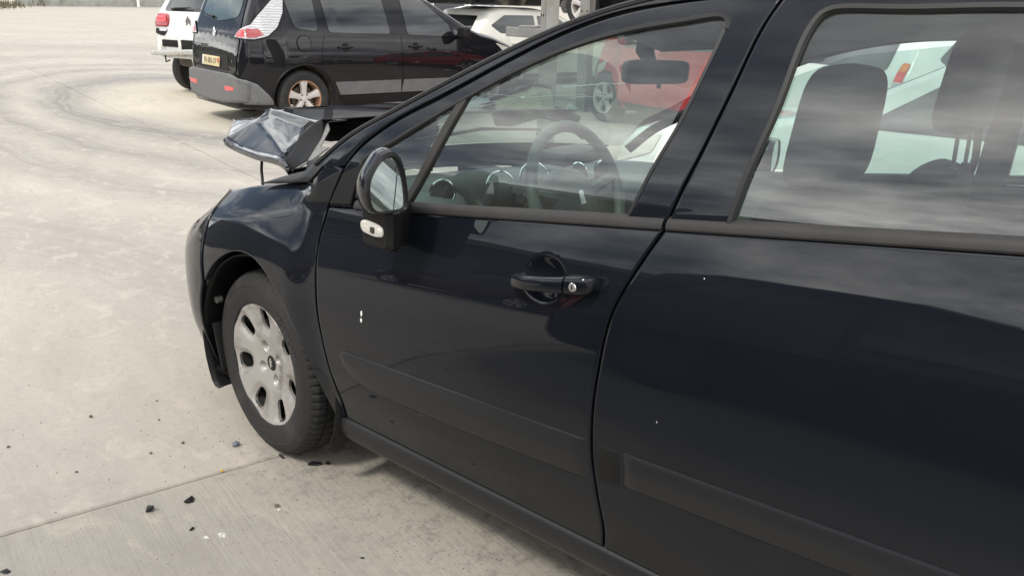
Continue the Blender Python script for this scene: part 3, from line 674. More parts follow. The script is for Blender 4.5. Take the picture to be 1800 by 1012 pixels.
car.add('side_moulding', *moulding([(-1.358, tl(-1.358)), (-1.40, tl(-1.40)), (-1.428, tl(-1.428))], [(-1.366, .462), (-1.40, .472), (-1.432, .478)], 10), BLACK_PL, sub=rdoor, sharp=25)
car.add('side_moulding', *moulding([(-1.430, tl(-1.43)), (-1.7, tl(-1.7)), (-2.0, tl(-2.0)), (-2.29, tl(-2.29))], [(-1.436, .480), (-1.7, .492), (-2.0, .506), (-2.30, .52)], 60), MOULD, sub=rdoor, sharp=25)

# --- seals: belt strips, frame rubbers, quarter light bar
def belt_seal(x0, x1, n, zt=.0265):
    V = []
    for x in np.linspace(x0, x1, n):
        zb_ = zbelt(x)
        for dz, f in ((-.001, -.004), (.0, .004), (.004, .007), (.014, .0085), (.022, .005), (zt, -.003), (zt - .001, -.012)): V.append((x, .846 + f - (float(PLAN(x)) if x > -.4 else 0) - .3 * max(dz, 0), zb_ + dz))
    return V, grid_faces(n, 7)
car.add('belt_seal', *belt_seal(-.472, -1.449, 50), SEAL, sub=fdoor, sharp=30)
car.add('belt_seal', *belt_seal(-1.458, -2.45, 50), SEAL, sub=rdoor, sharp=30)
def rubber(P, rad, off=-.004, n=90, sm=True, closed=False):
    q = catmull(P, n, smooth=sm, closed=closed); return tube([S(x, z, off) for x, z in q], rad, 6, closed=closed)
FW = [(-.475, .955)] + F_IN[1:-2] + [(-1.452, 1.467), (-1.468, 1.458), (-1.470, 1.44)]
car.add('window_rubber', *join(rubber(FW, .0075), rubber(B_IN[1:-1] + [(-1.468, 1.455)], .0065)), SEALDK, sub=fdoor)
RWI = [(-1.588, 1.075)] + RI[2:-1] + [(-1.672, 1.485), (-1.690, 1.4885)] + RTI[1:]
car.add('window_rubber', *rubber(RWI, .0085), SEALDK, sub=rdoor)
qb = strip_panel([(-.778, 1.236), (-.735, 1.14), (-.690, 1.03), (-.636, .952)], [(-.812, 1.254), (-.770, 1.15), (-.722, 1.04), (-.677, .960)], 24, 5, .03, mapper=lambda x, z, o=0: S(x, z, o + .001), depth=.015)
car.add('quarter_light_bar', *qb, SEAL, sub=fdoor)
# trim triangle carrying the mirror
tri = strip_panel([(-.358, .922), (-.399, 1.012)], [(-.452, .935), (-.474, 1.045)], 12, 8, .08, mapper=lambda x, z, o=0: S(x, z, o + .0035), depth=.01)
car.add('mirror_sail_panel', *tri, BLACK_PL, sub=fdoor)

cc = strip_panel([(-.236, .914), (-.298, .972), (-.3955, 1.024)], [(-.250, .906), (-.300, .911), (-.354, .922)], 14, 8, .06, mapper=lambda x, z, o=0: wing_map(x, z, o + .003), depth=.01)
car.add('wing_corner_cover', *cc, BLACK_PL, sharp=30)
# --- glass
def glass(poly, maxlen=.06, off=-.009, mapper=S):
    P, F = poly_fill(poly, maxlen); return [mapper(x, z, off) for x, z in P], F
GQ = [(-.468, .95), (-.472, 1.048), (-.585, 1.122), (-.764, 1.226), (-.79, 1.24), (-.70, 1.03), (-.66, .965)]
GF = [(-.655, .960), (-.72, 1.06), (-.79, 1.24)] + F_IN[4:-1] + B_IN[::-1][2:]
GRR = [(-1.588, 1.075)] + RI[2:-1] + RTI[:] + [(-2.44, 1.35), (-2.45, 1.19)]
def glass_grid(bot, top, n, m, mapper=S, off=-.009):
    a = catmull(bot, n, smooth=False); b = catmull(top, n, smooth=False); V = []
    for i in range(n):
        for j in range(m):
            p = a[i] + (b[i] - a[i]) * j / (m - 1); V.append(mapper(p[0], p[1], off))
    return V, grid_faces(n, m)
car.add('quarter_light', *glass_grid([(-.466, .935), (-.655, .955)], [(-.471, 1.050), (-.587, 1.125), (-.79, 1.243)], 24, 12), GLASS, sub=fdoor)
car.add('window_pane', *glass_grid([(-.655, .955), (-1.352, 1.048)], [(-.79, 1.243), (-.927, 1.317), (-1.078, 1.384), (-1.222, 1.428), (-1.359, 1.454), (-1.470, 1.468)], 50, 30), GLASS, sub=fdoor)
car.add('window_pane', *glass_grid([(-1.588, 1.075), (-2.46, 1.187)], [(-1.650, 1.480), (-1.69, 1.489), (-1.988, 1.498), (-2.42, 1.494)], 50, 30), GLASS, sub=rdoor)

# --- A pillar and roof rail, roof, windscreen
A_TOP = [(-.262, 1.012), (-.392, 1.109), (-.555, 1.194), (-.738, 1.287), (-.903, 1.368), (-1.055, 1.433), (-1.200, 1.479), (-1.38, 1.515), (-1.60, 1.535), (-2.1, 1.545), (-2.9, 1.52), (-3.2, 1.46)]
A_BOT = [(-.392, 1.030), (-.449, 1.095), (-.564, 1.1735), (-.748, 1.2655), (-.910, 1.3515), (-1.059, 1.4235), (-1.202, 1.4715), (-1.38, 1.4975), (-1.60, 1.518), (-2.1, 1.528), (-2.9, 1.50), (-3.2, 1.43)]
car.add('roof_pillar', *strip_panel(A_TOP, A_BOT, 120, 7, .02, mapper=lambda x, z, o=0: S(x, z, o + .002), depth=.03), PAINT, sharp=60)
car.add('screen_rubber', *tube([S(x, z, .0) for x, z in catmull([(x, z + .004) for x, z in A_TOP[:9]], 60)], .007, 6), SEALDK)
top = catmull([S(x, z) for x, z in A_TOP], 60)
i_ws = int(np.argmin(abs(top[:, 0] + 1.22)))
def across(p, k, bulge, crown):
    """k 0..1 from this edge to the far edge"""
    y = p[1] * (1 - 2 * k); c = 1 - (1 - 2 * k) ** 2
    return (p[0] + bulge * c, y, p[2] + crown * c + (lean(y) - lean(p[1])))
V = []; 
for i in range(i_ws + 1):
    for k in np.linspace(0, 1, 25): V.append(across(top[i], k, .10 * (1 - i / i_ws) + .06, .02))
wsf = grid_faces(i_ws + 1, 25); car.add('windscreen', V, wsf, SCREEN); WSV = np.array(V).reshape(i_ws + 1, 25, 3)
V = []
for i in range(i_ws, 60):
    for k in np.linspace(0, 1, 25): V.append(across(top[i], k, .06 * max(0, 1 - (i - i_ws) / 8), .035))
car.add('roof', V, grid_faces(60 - i_ws, 25), PAINT)
V = []
for i in range(i_ws - 2, 60):
    for k in np.linspace(.02, .98, 25):
        q = across(top[i], k, .05 * max(0, 1 - (i - i_ws) / 8), .03); V.append((q[0], q[1], q[2] - .035 - .02 * (1 - (1 - 2 * k) ** 2)))
car.add('headliner', V, grid_faces(62 - i_ws, 25), LINER)
V = []
for x, z in catmull(A_TOP[:9], 40):
    for d in (0, .02, .05): q = far(x, z); V.append((q[0] - d * .6, q[1] - d * .1, q[2] - d * .5))
car.add('far_pillar', V, grid_faces(40, 3), TRIM_DK, solid=.012)
# cracks and impact star in the windscreen
def wsp(f, k): 
    i = f * i_ws; i0 = int(min(i, i_ws - 1)); kk = k * 24; k0 = int(min(kk, 23)); a = WSV[i0, k0] * (1 - (kk - k0)) + WSV[i0, k0 + 1] * (kk - k0); b = WSV[i0 + 1, k0] * (1 - (kk - k0)) + WSV[i0 + 1, k0 + 1] * (kk - k0)
    return a * (1 - (i - i0)) + b * (i - i0)
# --- door handle and lock
hp = [(-1.092, .876, .004, .0055, .010), (-1.098, .877, .010, .012, .015), (-1.115, .880, .022, .017, .016), (-1.16, .888, .034, .018, .016), (-1.21, .897, .036, .018, .016), (-1.25, .904, .034, .019, .016), (-1.262, .9065, .031, .020, .016)]
def bar(hp):
    V = []; n = 14
    for x, z, o, h, t_ in hp:
        y0 = side_y(x, z) + o
        for k in range(n):
            a = 2 * math.pi * k / n; c_, s_ = math.cos(a), math.sin(a); c_ = math.copysign(abs(c_) ** .7, c_); s_ = math.copysign(abs(s_) ** .7, s_)
            V.append((x, y0 + t_ * c_, z + h * s_))
    m = len(hp); return V, grid_faces(m, n, wrap_v=True) + [tuple(range(n)), tuple((m - 1) * n + k for k in range(n))[::-1]]
car.add('door_handle', *bar(hp), GLOSSBLK if False else PAINT, sub=fdoor)
car.add('handle_lock_cover', *bar([(-1.264, .907, .026, .0195, .017), (-1.267, .9075, .030, .0212, .018), (-1.30, .913, .029, .0216, .018), (-1.322, .917, .024, .0205, .017), (-1.332, .919, .014, .015, .012)]), PAINT, sub=fdoor)
ly = side_y(-1.293, .909) + .0435
V, F = lathe([(.0005, .004), (.009, .004), (.0105, .0025), (.0115, -.004)], 18, 'y', (-1.290, ly, .910)); car.add('key_lock', V, F, CHROME, sub=fdoor)
V, F = box((-1.290, ly + .0045, .910), (.0018, .0015, .009)); car.add('key_slot', V, F, VOID, sub=fdoor)
# chipped paint specks
for (x, z, a, b) in ((-.566, .657, .004, .009), (-.565, .637, .0045, .0065), (-1.566, .981, .0014, .0014), (-1.513, .666, .0012, .0022)):
    V = [S(x, z, .0012)] + [S(x + a * math.cos(k * .7), z + b * math.sin(k * .7) * (1 + .3 * math.sin(k * 3)), .0008) for k in range(9)]
    car.add('paint_chip', V, [(0, 1 + k, 1 + (k + 1) % 9) for k in range(9)], WHITECHIP, sub=fdoor if x > -1.4 else rdoor, smooth=False)

# --- door mirror
mo = np.array((-.788, 1.000, 1.063)); hz = np.array((-.361, -.933, 0)); vz = np.array((.047, -.018, .999)); mn = np.cross(vz, hz); mn = mn if mn[0] < 0 else -mn
RIM = catmull([(.014, .078), (.031, .066), (.043, .038), (.049, -.004), (.048, -.040), (.042, -.060), (.016, -.068), (-.017, -.072), (-.041, -.062), (-.052, -.033), (-.052, -.003), (-.044, .022), (-.025, .052), (-.007, .073)], 48, closed=True)
GLO = catmull([(.011, .062), (.024, .053), (.036, .027), (.0435, -.010), (.042, -.054), (.034, -.0595), (.009, -.061), (-.022, -.062), (-.034, -.056), (-.041, -.040), (-.043, -.017), (-.039, .010), (-.024, .038), (-.006, .057)], 48, closed=True)
# the rim is seen turned away: true width follows from its turn
def mring(P, f, s, dy=0, wide=1.0): return [mo + hz * (p[0] * s * wide) + vz * (p[1] * s + dy) - mn * f for p in P]
WM = 1.0
rings = [mring(GLO, .020, .98), mring(GLO, .0, 1.04), mring(GLO, -.004, 1.09), mring(RIM, .000, .985), mring(RIM, .012, 1.0), mring(RIM, .022, 1.0)]
V = [p for q in rings for p in q]; mir = car.add('door_mirror', V, grid_faces(len(rings), 48, wrap_v=True), BLACK_PL, sub=fdoor, sharp=50)
rings = [mring(RIM, .020, .985), mring(RIM, .024, 1.02), mring(RIM, .050, 1.06), mring(RIM, .080, 1.0, -.002), mring(RIM, .106, .82, -.004), mring(RIM, .124, .55, -.006), mring(RIM, .131, .25, -.008), mring(RIM, .132, .02, -.008)]
V = [p for q in rings for p in q]; car.add('mirror_shell', V, grid_faces(len(rings), 48, wrap_v=True), PAINT, sub=fdoor)
gn = np.array((-.955, .262, .075)); gn /= np.linalg.norm(gn); gc = mo - mn * .006
g = [q_ + mn * (np.dot(gc - q_, gn) / np.dot(mn, gn)) for q_ in mring(GLO, .004, 1.02)]; V = [gc] + g; car.add('mirror_glass', V, [(0, 1 + k, 1 + (k + 1) % 48) for k in range(48)], MIRROR, sub=fdoor, smooth=False)
# foot with the repeater lamp
V = []; FP = [(-.650, .845, .985, .876, .05), (-.655, .90, .990, .880, .07), (-.668, .955, .995, .886, .11), (-.672, .985, .998, .892, .115), (-.690, .998, .998, .900, .085)]
for x, y, zt_, zb_, w_ in FP:
    for k, (a, b) in enumerate(((0, .1), (0, .9), (.1, 1), (.9, 1), (1, .9), (1, .1), (.9, 0), (.1, 0))): V.append((x - w_ * a - .0, y, zb_ + (zt_ - zb_) * b + .03 * 0))
car.add('mirror_foot', V, grid_faces(5, 8, wrap_v=True) + [tuple(range(32, 40))], BLACK_PL, sub=fdoor, sharp=30)
V = []
for k in range(24):
    a = 2 * math.pi * k / 24; c_, s_ = math.cos(a), math.sin(a); c_ = math.copysign(abs(c_) ** .55, c_); s_ = math.copysign(abs(s_) ** .8, s_)
    for f, o in ((1, -.008), (1, .003), (.86, .008), (.4, .010), (.01, .010)): V.append((-.726 + .041 * c_ * f, .999 + o, .944 + .0165 * s_ * f + .004 * c_ * f))
car.add('repeater_lamp', V, grid_faces(24, 5, wrap_u=True), CLEARPL, sub=fdoor)
V, F = box((-.738, 1.009, .944), (.015, .006, .015), bev=.002); car.add('repeater_bulb', V, F, BULB, sub=fdoor)

# --- front wheel
wheel_c = Vector((0, .870, .315)); WROT = Matrix.Translation(wheel_c) @ Matrix.Rotation(R(-5.76), 4, 'Z')
def wv(VF): return xform(VF, WROT)
def make_wheel(add, place):
    prof = [(.192, -.012), (.206, -.006), (.213, .003), (.232, .0085), (.252, .0105), (.268, .009), (.270, .0105), (.286, .006), (.298, -.001), (.3065, -.011), (.3125, -.022), (.3125, -.023), (.3155, -.042), (.3155, -.046), (.308, -.0465), (.308, -.053), (.3165, -.0535), (.317, -.085), (.309, -.0855), (.309, -.0935), (.317, -.094), (.3165, -.126), (.308, -.1265), (.308, -.133), (.3155, -.1335), (.3125, -.158), (.300, -.176), (.27, -.188), (.21, -.185), (.19, -.17)]
    def rm(i, k):
        if 9 <= i <= 13 or 24 <= i <= 26: return -.0065 if k % 4 == 0 else (-.0015 if k % 4 == 2 and i > 10 else 0)
        if 16 <= i <= 17 or 20 <= i <= 21: return -.005 if (k + (i > 18) * 2) % 5 == 0 else 0
        return 0
    tyre = add('tyre', *place(lathe(prof, 280, 'y', radmod=rm)), RUBBER, sharp=35)
    # hubcap: dished, seven windows, four bolt holes
    NA, NR = 210, 40; th = np.arange(NA) / NA * 2 * math.pi; rs = np.linspace(.012, .2115, NR)
    HA = [R(90) + k * 2 * math.pi / 7 for k in range(7)]; LA = [R(62) - k * math.pi / 2 for k in range(4)]
    def hole_d(r, a):
        best = 9
        for h in HA:
            da = (a - h + math.pi) % (2 * math.pi) - math.pi; x = r * math.cos(da) - .160; y = r * math.sin(da)
            w = .0285 + .10 * x; d = (abs(x / .037) ** 3 + abs(y / w) ** 3) ** (1 / 3); best = min(best, d)
        return best
    def lug_d(r, a):
        best = 9
        for h in LA: best = min(best, math.hypot(r * math.cos(a) - .060 * math.cos(h), r * math.sin(a) - .060 * math.sin(h)) / .0155)
        return best
    def height(r, a):
        h = -.031 * (1 - (r / .205) ** 1.7) + (.0015 if r > .195 else 0)
        d = hole_d(r, a); h -= .010 * max(0, min(1, (1.75 - d) / .75)) ** 1.5
        h += .004 * math.exp(-((r - .12) / .05) ** 2)
        l = lug_d(r, a); h -= .016 * max(0, min(1, (1.25 - l) / .3))
        if r > .206: h -= .010 * (r - .206) / .0055
        return h
    def height0(r, a): return height(r, a)
    top_ = []; bot_ = []
    for a in th:
        for r in rs: h = height(r, a); top_.append((r * math.cos(a), h, r * math.sin(a))); bot_.append((r * math.cos(a), h - .009, r * math.sin(a)))
    n_ = len(top_); F = grid_faces(NA, NR, wrap_u=True); F += [tuple(reversed([i + n_ for i in f])) for f in F]
    for i in range(NA):
        j = (i + 1) % NA
        for e in (0, NR - 1): F.append((i * NR + e, j * NR + e, n_ + j * NR + e, n_ + i * NR + e))
    cm = new_mesh('cap', top_ + bot_, F, None); bm = bmesh.new(); bm.from_mesh(cm); bmesh.ops.recalc_face_normals(bm, faces=bm.faces[:]); bm.to_mesh(cm); bm.free(); cm.materials.append(HUBCAP)
    co_ = bpy.data.objects.new('cap', cm); COL.objects.link(co_); tmp = []
    for h in HA:
        V = []; m_ = 36
        for y_ in (-.08, .03):
            for k in range(m_):
                q = 2 * math.pi * k / m_; cx = math.copysign(abs(math.cos(q)) ** .67, math.cos(q)) * .0365; cw = math.copysign(abs(math.sin(q)) ** .67, math.sin(q)) * (.0275 + .10 * cx)
                V.append(((.160 + cx) * math.cos(h) - cw * math.sin(h), y_, (.160 + cx) * math.sin(h) + cw * math.cos(h)))
        pm = new_mesh('pr', V, [(k, (k + 1) % m_, m_ + (k + 1) % m_, m_ + k) for k in range(m_)] + [tuple(range(m_))[::-1], tuple(range(m_, 2 * m_))], None, smooth=False)
        bm = bmesh.new(); bm.from_mesh(pm); bmesh.ops.recalc_face_normals(bm, faces=bm.faces[:]); bm.to_mesh(pm); bm.free(); pm.materials.append(HUBCAP)
        po = bpy.data.objects.new('pr', pm); COL.objects.link(po); md = co_.modifiers.new('b', 'BOOLEAN'); md.operation = 'DIFFERENCE'; md.solver = 'EXACT'; md.object = po; tmp.append(po)
    me_ = bpy.data.meshes.new_from_object(co_.evaluated_get(bpy.context.evaluated_depsgraph_get()))
    for o_ in [co_] + tmp: bpy.data.objects.remove(o_)
    V, F = place(([tuple(v.co) for v in me_.vertices], [tuple(q.vertices) for q in me_.polygons]))
    hub = add('hubcap', V, F, HUBCAP, sharp=42)
    V, F = lathe([(.0001, -.0265), (.024, -.0265), (.0262, -.0285), (.0262, -.034)], 32, 'y'); add('hub_badge', *place((V, F)), BLACK_PL)
    # rampant beast emblem on the badge, a plain cut-out
    EM = [(-.004, .016), (.004, .0175), (.008, .013), (.006, .008), (.0105, .0045), (.0095, .001), (.0045, .001), (.0055, -.004), (.0105, -.0065), (.0095, -.010), (.003, -.0085), (.0045, -.0145), (.009, -.0175), (.001, -.0185), (-.003, -.012), (-.0055, -.006), (-.010, -.009), (-.0105, -.0055), (-.004, -.001), (-.006, .005), (-.010, .0045), (-.0095, .009), (-.005, .0095)]
    P, F = poly_fill(EM, .02); V = [(x, -.0255, z) for x, z in P]; add('badge_emblem', *place((V, F)), HUBCAP, smooth=False)
    V, F = lathe([(.001, -.055), (.150, -.055), (.155, -.075)], 40, 'y'); add('brake_disc', *place((V, F)), DISC)
    V, F = lathe([(.206, -.008), (.195, -.02), (.185, -.06), (.18, -.16)], 48, 'y'); add('rim', *place((V, F)), VOID)
    return tyre
wh_e = bpy.data.objects.new('front_wheel', None)
def wadd(name, V, F, mat, **k): return car.add(name, V, F, mat, **k)
tyre = None
wheel_mesh = new_mesh('front_wheel', *wv(lathe([(.02, -.06), (.05, -.06), (.06, -.10), (.02, -.16)], 24, 'y')), DISC)
wheel_o = car.addm('front_wheel', wheel_mesh)
def wsub(name, V, F, mat, smooth=True, sharp=40, solid=0.0, off=-1): return car.add(name, V, F, mat, smooth, sharp, sub=wheel_o, solid=solid, off=off)
make_wheel(wsub, wv)
# raised maker's lettering on the sidewall
def arc_text(s, r, a0, size, name):
    a = a0
    for ch in s:
        V, F = text_mesh(ch, size, .0012, bold=True)
        w = max(v[0] for v in V) - min(v[0] for v in V) if V else size * .3
        a -= (w * .5 + size * .10) / r
        M = Matrix.Translation((r * math.cos(a), .0105 - (.0 if r < .26 else .001), r * math.sin(a))) @ frame((0, 0, 0), (math.sin(a), 0, -math.cos(a)), (math.cos(a), 0, math.sin(a)))
        V, F = xform((V, F), M); wsub(name, *wv((V, F)), RUBBER_LT, smooth=False)
        a -= (w * .5 + size * .10) / r
arc_text('MICHELIN', .250, R(184 - 26), .030, 'tyre_letter')
# other wheels of the car
def plain_wheel(c, side, name='rear_wheel'):
    M = Matrix.Translation(c) @ (Matrix.Rotation(math.pi, 4, 'Z') if side < 0 else Matrix())
    w = car.add(name, *xform(lathe([(.001, -.03), (.19, -.02), (.206, -.006), (.232, .008), (.268, .009), (.298, -.001), (.3125, -.022), (.317, -.09), (.3125, -.158), (.300, -.176), (.21, -.185), (.19, -.17)], 48, 'y'), M), RUBBER)
    car.add('hubcap', *xform(lathe([(.001, -.02), (.08, -.02), (.18, .0), (.208, -.003)], 40, 'y'), M), HUBCAP, sub=w)
plain_wheel((0, -.83, .315 - .0), -1, 'front_wheel'); plain_wheel((-2.71, .87, .315), 1); plain_wheel((-2.71, -.83, .315), -1)

# --- rest of the body behind the frame
car.add('rear_quarter_panel', *join(strip_panel([(-2.33, .70), (-2.45, .80), (-2.60, 1.20)], [(-3.45, .55), (-3.46, .85), (-3.38, 1.20)], 20, 14, .9, mapper=lambda x, z, o=0: (x, side_y(max(x, -3), z) - .25 * max(0, (-3.05 - x)) ** 1.3 + o, z)),
    strip_panel([(-2.60, 1.20), (-2.58, 1.35), (-2.52, 1.52)], [(-3.38, 1.20), (-3.30, 1.33), (-3.20, 1.46)], 10, 10, .7)), PAINT)
car.add('tailgate', *join(box((-3.44, -.02, .72), (.05, 1.55, .80), bev=.02), box((-3.34, -.05, 1.28), (.05, 1.4, .36), Matrix.Rotation(-.28, 3, 'Y'), .02)), PAINT)
FP_ = coons_panel(sh(GAPF, 0), [(-3.40, .276), (-3.45, .7), (-3.45, 1.0), (-3.4, 1.25)], [(-.429, DBOT), (-3.4, DBOT)], beltline(-.352, -3.4), 30, 20, mapper=far)
car.add('far_side_panel', FP_[0], [tuple(reversed(f)) for f in FP_[1]], PAINT)
V = []
for x in np.linspace(-.38, .78, 20):
    for t in np.linspace(0, 1, 8): z = .42 + (min(zbelt(x), .86) - .42) * t - .05; q = far(x, z); V.append(q)
car.add('far_wing', V, grid_faces(20, 8), PAINT, solid=.004)
def farw(x, z, o=0): return far(x, z, o)
car.add('far_window_pane', *glass_grid([(-.47, .955), (-1.65, 1.08)], [(-.60, 1.12), (-.927, 1.317), (-1.222, 1.438), (-1.68, 1.51)], 30, 14, mapper=far), GLASS)
car.add('far_window_pane', *glass_grid([(-1.735, 1.10), (-2.45, 1.19)], [(-1.77, 1.51), (-2.0, 1.515), (-2.42, 1.50)], 20, 10, mapper=far), GLASS)
V = [far(x, z, -.02) for x, z in [(-1.64, 1.05), (-1.665, 1.25), (-1.70, 1.52)]] + [far(x, z, -.02) for x, z in [(-1.735, 1.05), (-1.755, 1.25), (-1.785, 1.52)]]
car.add('far_door_pillar', V, [(0, 1, 4, 3), (1, 2, 5, 4)], TRIM_DK, solid=.04, smooth=False)
# ---------------------------------------------------------------- crumpled bonnet, sprung open
BP = dict(A=(.740, .500, .939), F=(.690, .500, .927), F2=(.153, .645, .951), G=(.086, .660, .931), B=(1.086, .250, .957), Bm=(.939, .280, .980), C=(.731, .360, 1.002), D=(.667, .360, 1.044), E=(.631, .360, 1.056),
          K=(.144, .635, .960), L1=(.638, .370, 1.032), J1=(.128, .560, 1.051), J2=(.123, .600, 1.019), J3=(.126, .635, .974), I0=(.068, .570, 1.081), I1=(.017, .580, 1.098), I2=(-.215, .585, 1.131), R1=(.675, .200, 1.046), R2=(.679, -.150, 1.037), R3=(.727, -.560, 1.018),
          H=(-.121, .660, 1.031), H2=(-.005, .600, 1.035), H3=(.011, .560, 1.089), Q=(-.005, .660, .972))
BP.update(S1=(-.20, .2, 1.112), S2=(-.17, -.15, 1.09), S3=(-.15, -.60, 1.06), N1=(1.10, .0, .945), N2=(1.08, -.35, .93), N3=(1.0, -.58, .91), M1=(.80, .12, 1.01), M2=(.82, -.2, 1.0), M3=(.84, -.56, .98))
def crumple(tris, levels, amp, seed):
    names = sorted({n for t in tris for n in t}); bm = bmesh.new(); vs = {n: bm.verts.new(BP[n]) for n in names}
    for t in tris: bm.faces.new([vs[n] for n in t])
    bmesh.ops.triangulate(bm, faces=[f for f in bm.faces if len(f.verts) > 4])
    for _ in range(levels):
        bmesh.ops.subdivide_edges(bm, edges=bm.edges[:], cuts=1, use_grid_fill=True, smooth=0.0)
    inner_ = [v for v in bm.verts if not v.is_boundary]
    for _ in range(2): bmesh.ops.smooth_vert(bm, verts=inner_, factor=.5, use_axis_x=True, use_axis_y=True, use_axis_z=True)
    from mathutils import noise
    for v in bm.verts: v.co += Vector((0, 0, 1)) * amp * noise.noise(v.co * 9 + Vector((seed, 0, 0))) + Vector((0, .5, .3)) * amp * .25 * noise.noise(v.co * 19)
    bmesh.ops.recalc_face_normals(bm, faces=bm.faces[:])
    bm.verts.index_update(); V = [tuple(v.co) for v in bm.verts]; F = [tuple(v.index for v in f.verts) for f in bm.faces]; bm.free(); return V, F
bonnet = car.add('bonnet', *crumple([('I0', 'I1', 'I2', 'S1', 'R1', 'E'), ('R1', 'S1', 'S2', 'R2'), ('R2', 'S2', 'S3', 'R3')], 3, .0012, 1), PAINT_B, sharp=40, solid=.003)
car.add('bonnet_nose', *crumple([('E', 'I0', 'J1', 'L1'), ('L1', 'J1', 'J2', 'J3'), ('C', 'D', 'L1'), ('C', 'L1', 'J3', 'K'), ('D', 'E', 'L1'), ('A', 'F', 'F2', 'K', 'C', 'Bm'), ('A', 'Bm', 'B'), ('Bm', 'C', 'D', 'M1'), ('B', 'Bm', 'M1', 'N1')], 3, .002, 2), PAINT_B, sub=bonnet, sharp=80, solid=.003)
car.add('bonnet_nose', *crumple([('D', 'E', 'R1', 'M1'), ('M1', 'R1', 'R2', 'M2'), ('M2', 'R2', 'R3', 'M3'), ('N1', 'M1', 'M2', 'N2'), ('N2', 'M2', 'M3', 'N3')], 2, .003, 5), PAINT_B, sub=bonnet, sharp=75, solid=.003)
# rolled rim along the lower edge
q = catmull([BP['A'], BP['F'], (.42, .575, .934), BP['F2'], BP['G']], 30); V = []
for p in q:
    for d in ((0, 0, .004), (.0, .012, -.006), (0, .006, -.022), (0, -.02, -.024)): V.append(p + np.array(d))
car.add('bonnet_rim', V, grid_faces(30, 4), PAINT_B, sub=bonnet, solid=.002)
# torn inner frame showing under the fold
V, F = crumple([('J1', 'I0', 'I1', 'H3', 'H2', 'J2'), ('J2', 'H2', 'Q', 'J3'), ('J3', 'Q', 'G', 'F2')], 3, .008, 6); car.add('bonnet_inner_frame', V, F, BLACK_PL, sub=bonnet, sharp=30, solid=.003)
BP.update(H4=(-.03, .585, 1.07), H5=(-.035, .628, 1.022), Q1=(.04, .668, .944), Q2=(-.03, .672, .976))
V, F = crumple([('H3', 'H2', 'H5', 'H4'), ('H2', 'Q', 'Q2', 'H5'), ('H5', 'Q2', 'H'), ('Q', 'G', 'Q1', 'Q2')], 3, .005, 7); car.add('bonnet_inner_flange', V, F, PAINT_IN, sub=bonnet, sharp=30, solid=.004, label='bare greyish inner flange torn open at the corner of the bonnet')
V, F = tube([(.667, .452, .925), (.665, .452, .898), (.668, .452, .885)], [.011, .011, .014], 8); car.add('bonnet_latch', V, F, BLACK_PL, sub=bonnet)
V, F = tube([(.560, .455, .925), (.500, .505, .850), (.427, .550, .800), (.40, .565, .74)], .0055, 8); car.add('bonnet_stay', V, F, ROD)
# scuttle and broken wing-top cover at the foot of the pillar
BP.update(a1=(-.066, .705, .985), a2=(-.10, .735, .965), a3=(.07, .79, .905), a4=(-.15, .80, .945), a5=(-.215, .812, .957), a6=(-.262, .800, 1.002), a7=(-.322, .778, 1.066), a8=(-.285, .765, 1.060), a9=(-.225, .752, 1.032))
car.add('wing_top_cover', *crumple([('a1', 'a2', 'a4', 'a5', 'a6', 'a7', 'a8', 'a9'), ('a2', 'a3', 'a4')], 2, .003, 9), BLACK_PL, sharp=30, solid=.004)
V = []
for y in np.linspace(.72, -.70, 20):
    c = 1 - (y / .75) ** 2; z = .985 + lean(y) + .015 * c
    for dx_, dz in ((-.27, .03), (-.20, .0), (-.10, -.01), (-.02, -.03), (.0, -.10)): V.append((dx_ + .14 * c, y, z + dz))
car.add('scuttle_panel', V, grid_faces(20, 5), BLACK_PL, solid=.004)
V, F = tube([(-.215, -.56, .955), (-.35, -.25, 1.06), (-.36, -.1, 1.09)], [.009, .007, .004], 6); car.add('wiper', *join((V, F), tube([(-.30, .45, 1.055), (-.26, .1, 1.055), (-.20, -.3, 1.01)], [.006, .006, .004], 6)), BLACK_PL)

V = []
for i, x in enumerate(np.linspace(-.22, .44, 14)):
    for j, z in enumerate(np.linspace(0, 1, 8)):
        zt_ = np.interp(x, [-.22, .02, .44], [1.118, 1.078, 1.045]); zl_ = np.interp(x, [-.22, .1, .44], [.93, .955, .965]); V.append((x, .30 + .02 * math.sin(i * 1.3) + .03 * math.sin(j * .9 + i), zl_ + (zt_ - zl_) * z))
car.add('bonnet_shade_sheet', V, grid_faces(14, 8), VOID, sub=bonnet, solid=.012)  # dark sheet added to stand for the shaded hollow under the bonnet
# cracks: fine white lines in the screen, running from the impact star
def crack(f0, k0, f1, k1, w, n=9):
    P = [wsp(np.clip(f0 + (f1 - f0) * t + RNG.normal() * .003, 0, 1), np.clip(k0 + (k1 - k0) * t + RNG.normal() * .003, 0, 1)) + np.array((0, .001, .003)) for t in np.linspace(0, 1, n)]
    return tube(P, np.linspace(w, w * .25, n), 4)
CK = []
star = (.34, .42)
for da, L_, w in ((.15, .22, .0022), (1.1, .12, .0012), (2.0, .18, .0016), (2.9, .25, .0018), (3.9, .14, .0012), (4.8, .2, .0014), (5.6, .16, .0012)):
    CK.append(crack(star[0], star[1], star[0] + L_ * math.sin(da), star[1] + L_ * math.cos(da), w))
CK.append(lathe([(.0002, .002), (.010, .001), (.011, -.001)], 9, 'z', wsp(*star) + np.array((0, 0, .003))))
CK += [crack(.42, .50, .50, .74, .0022), crack(.34, .60, .38, .72, .0014), crack(.14, .30, .16, .40, .0013), crack(.20, .26, .20, .33, .0012)]
car.add('screen_crack', *join(*CK), CRACKM, smooth=False)

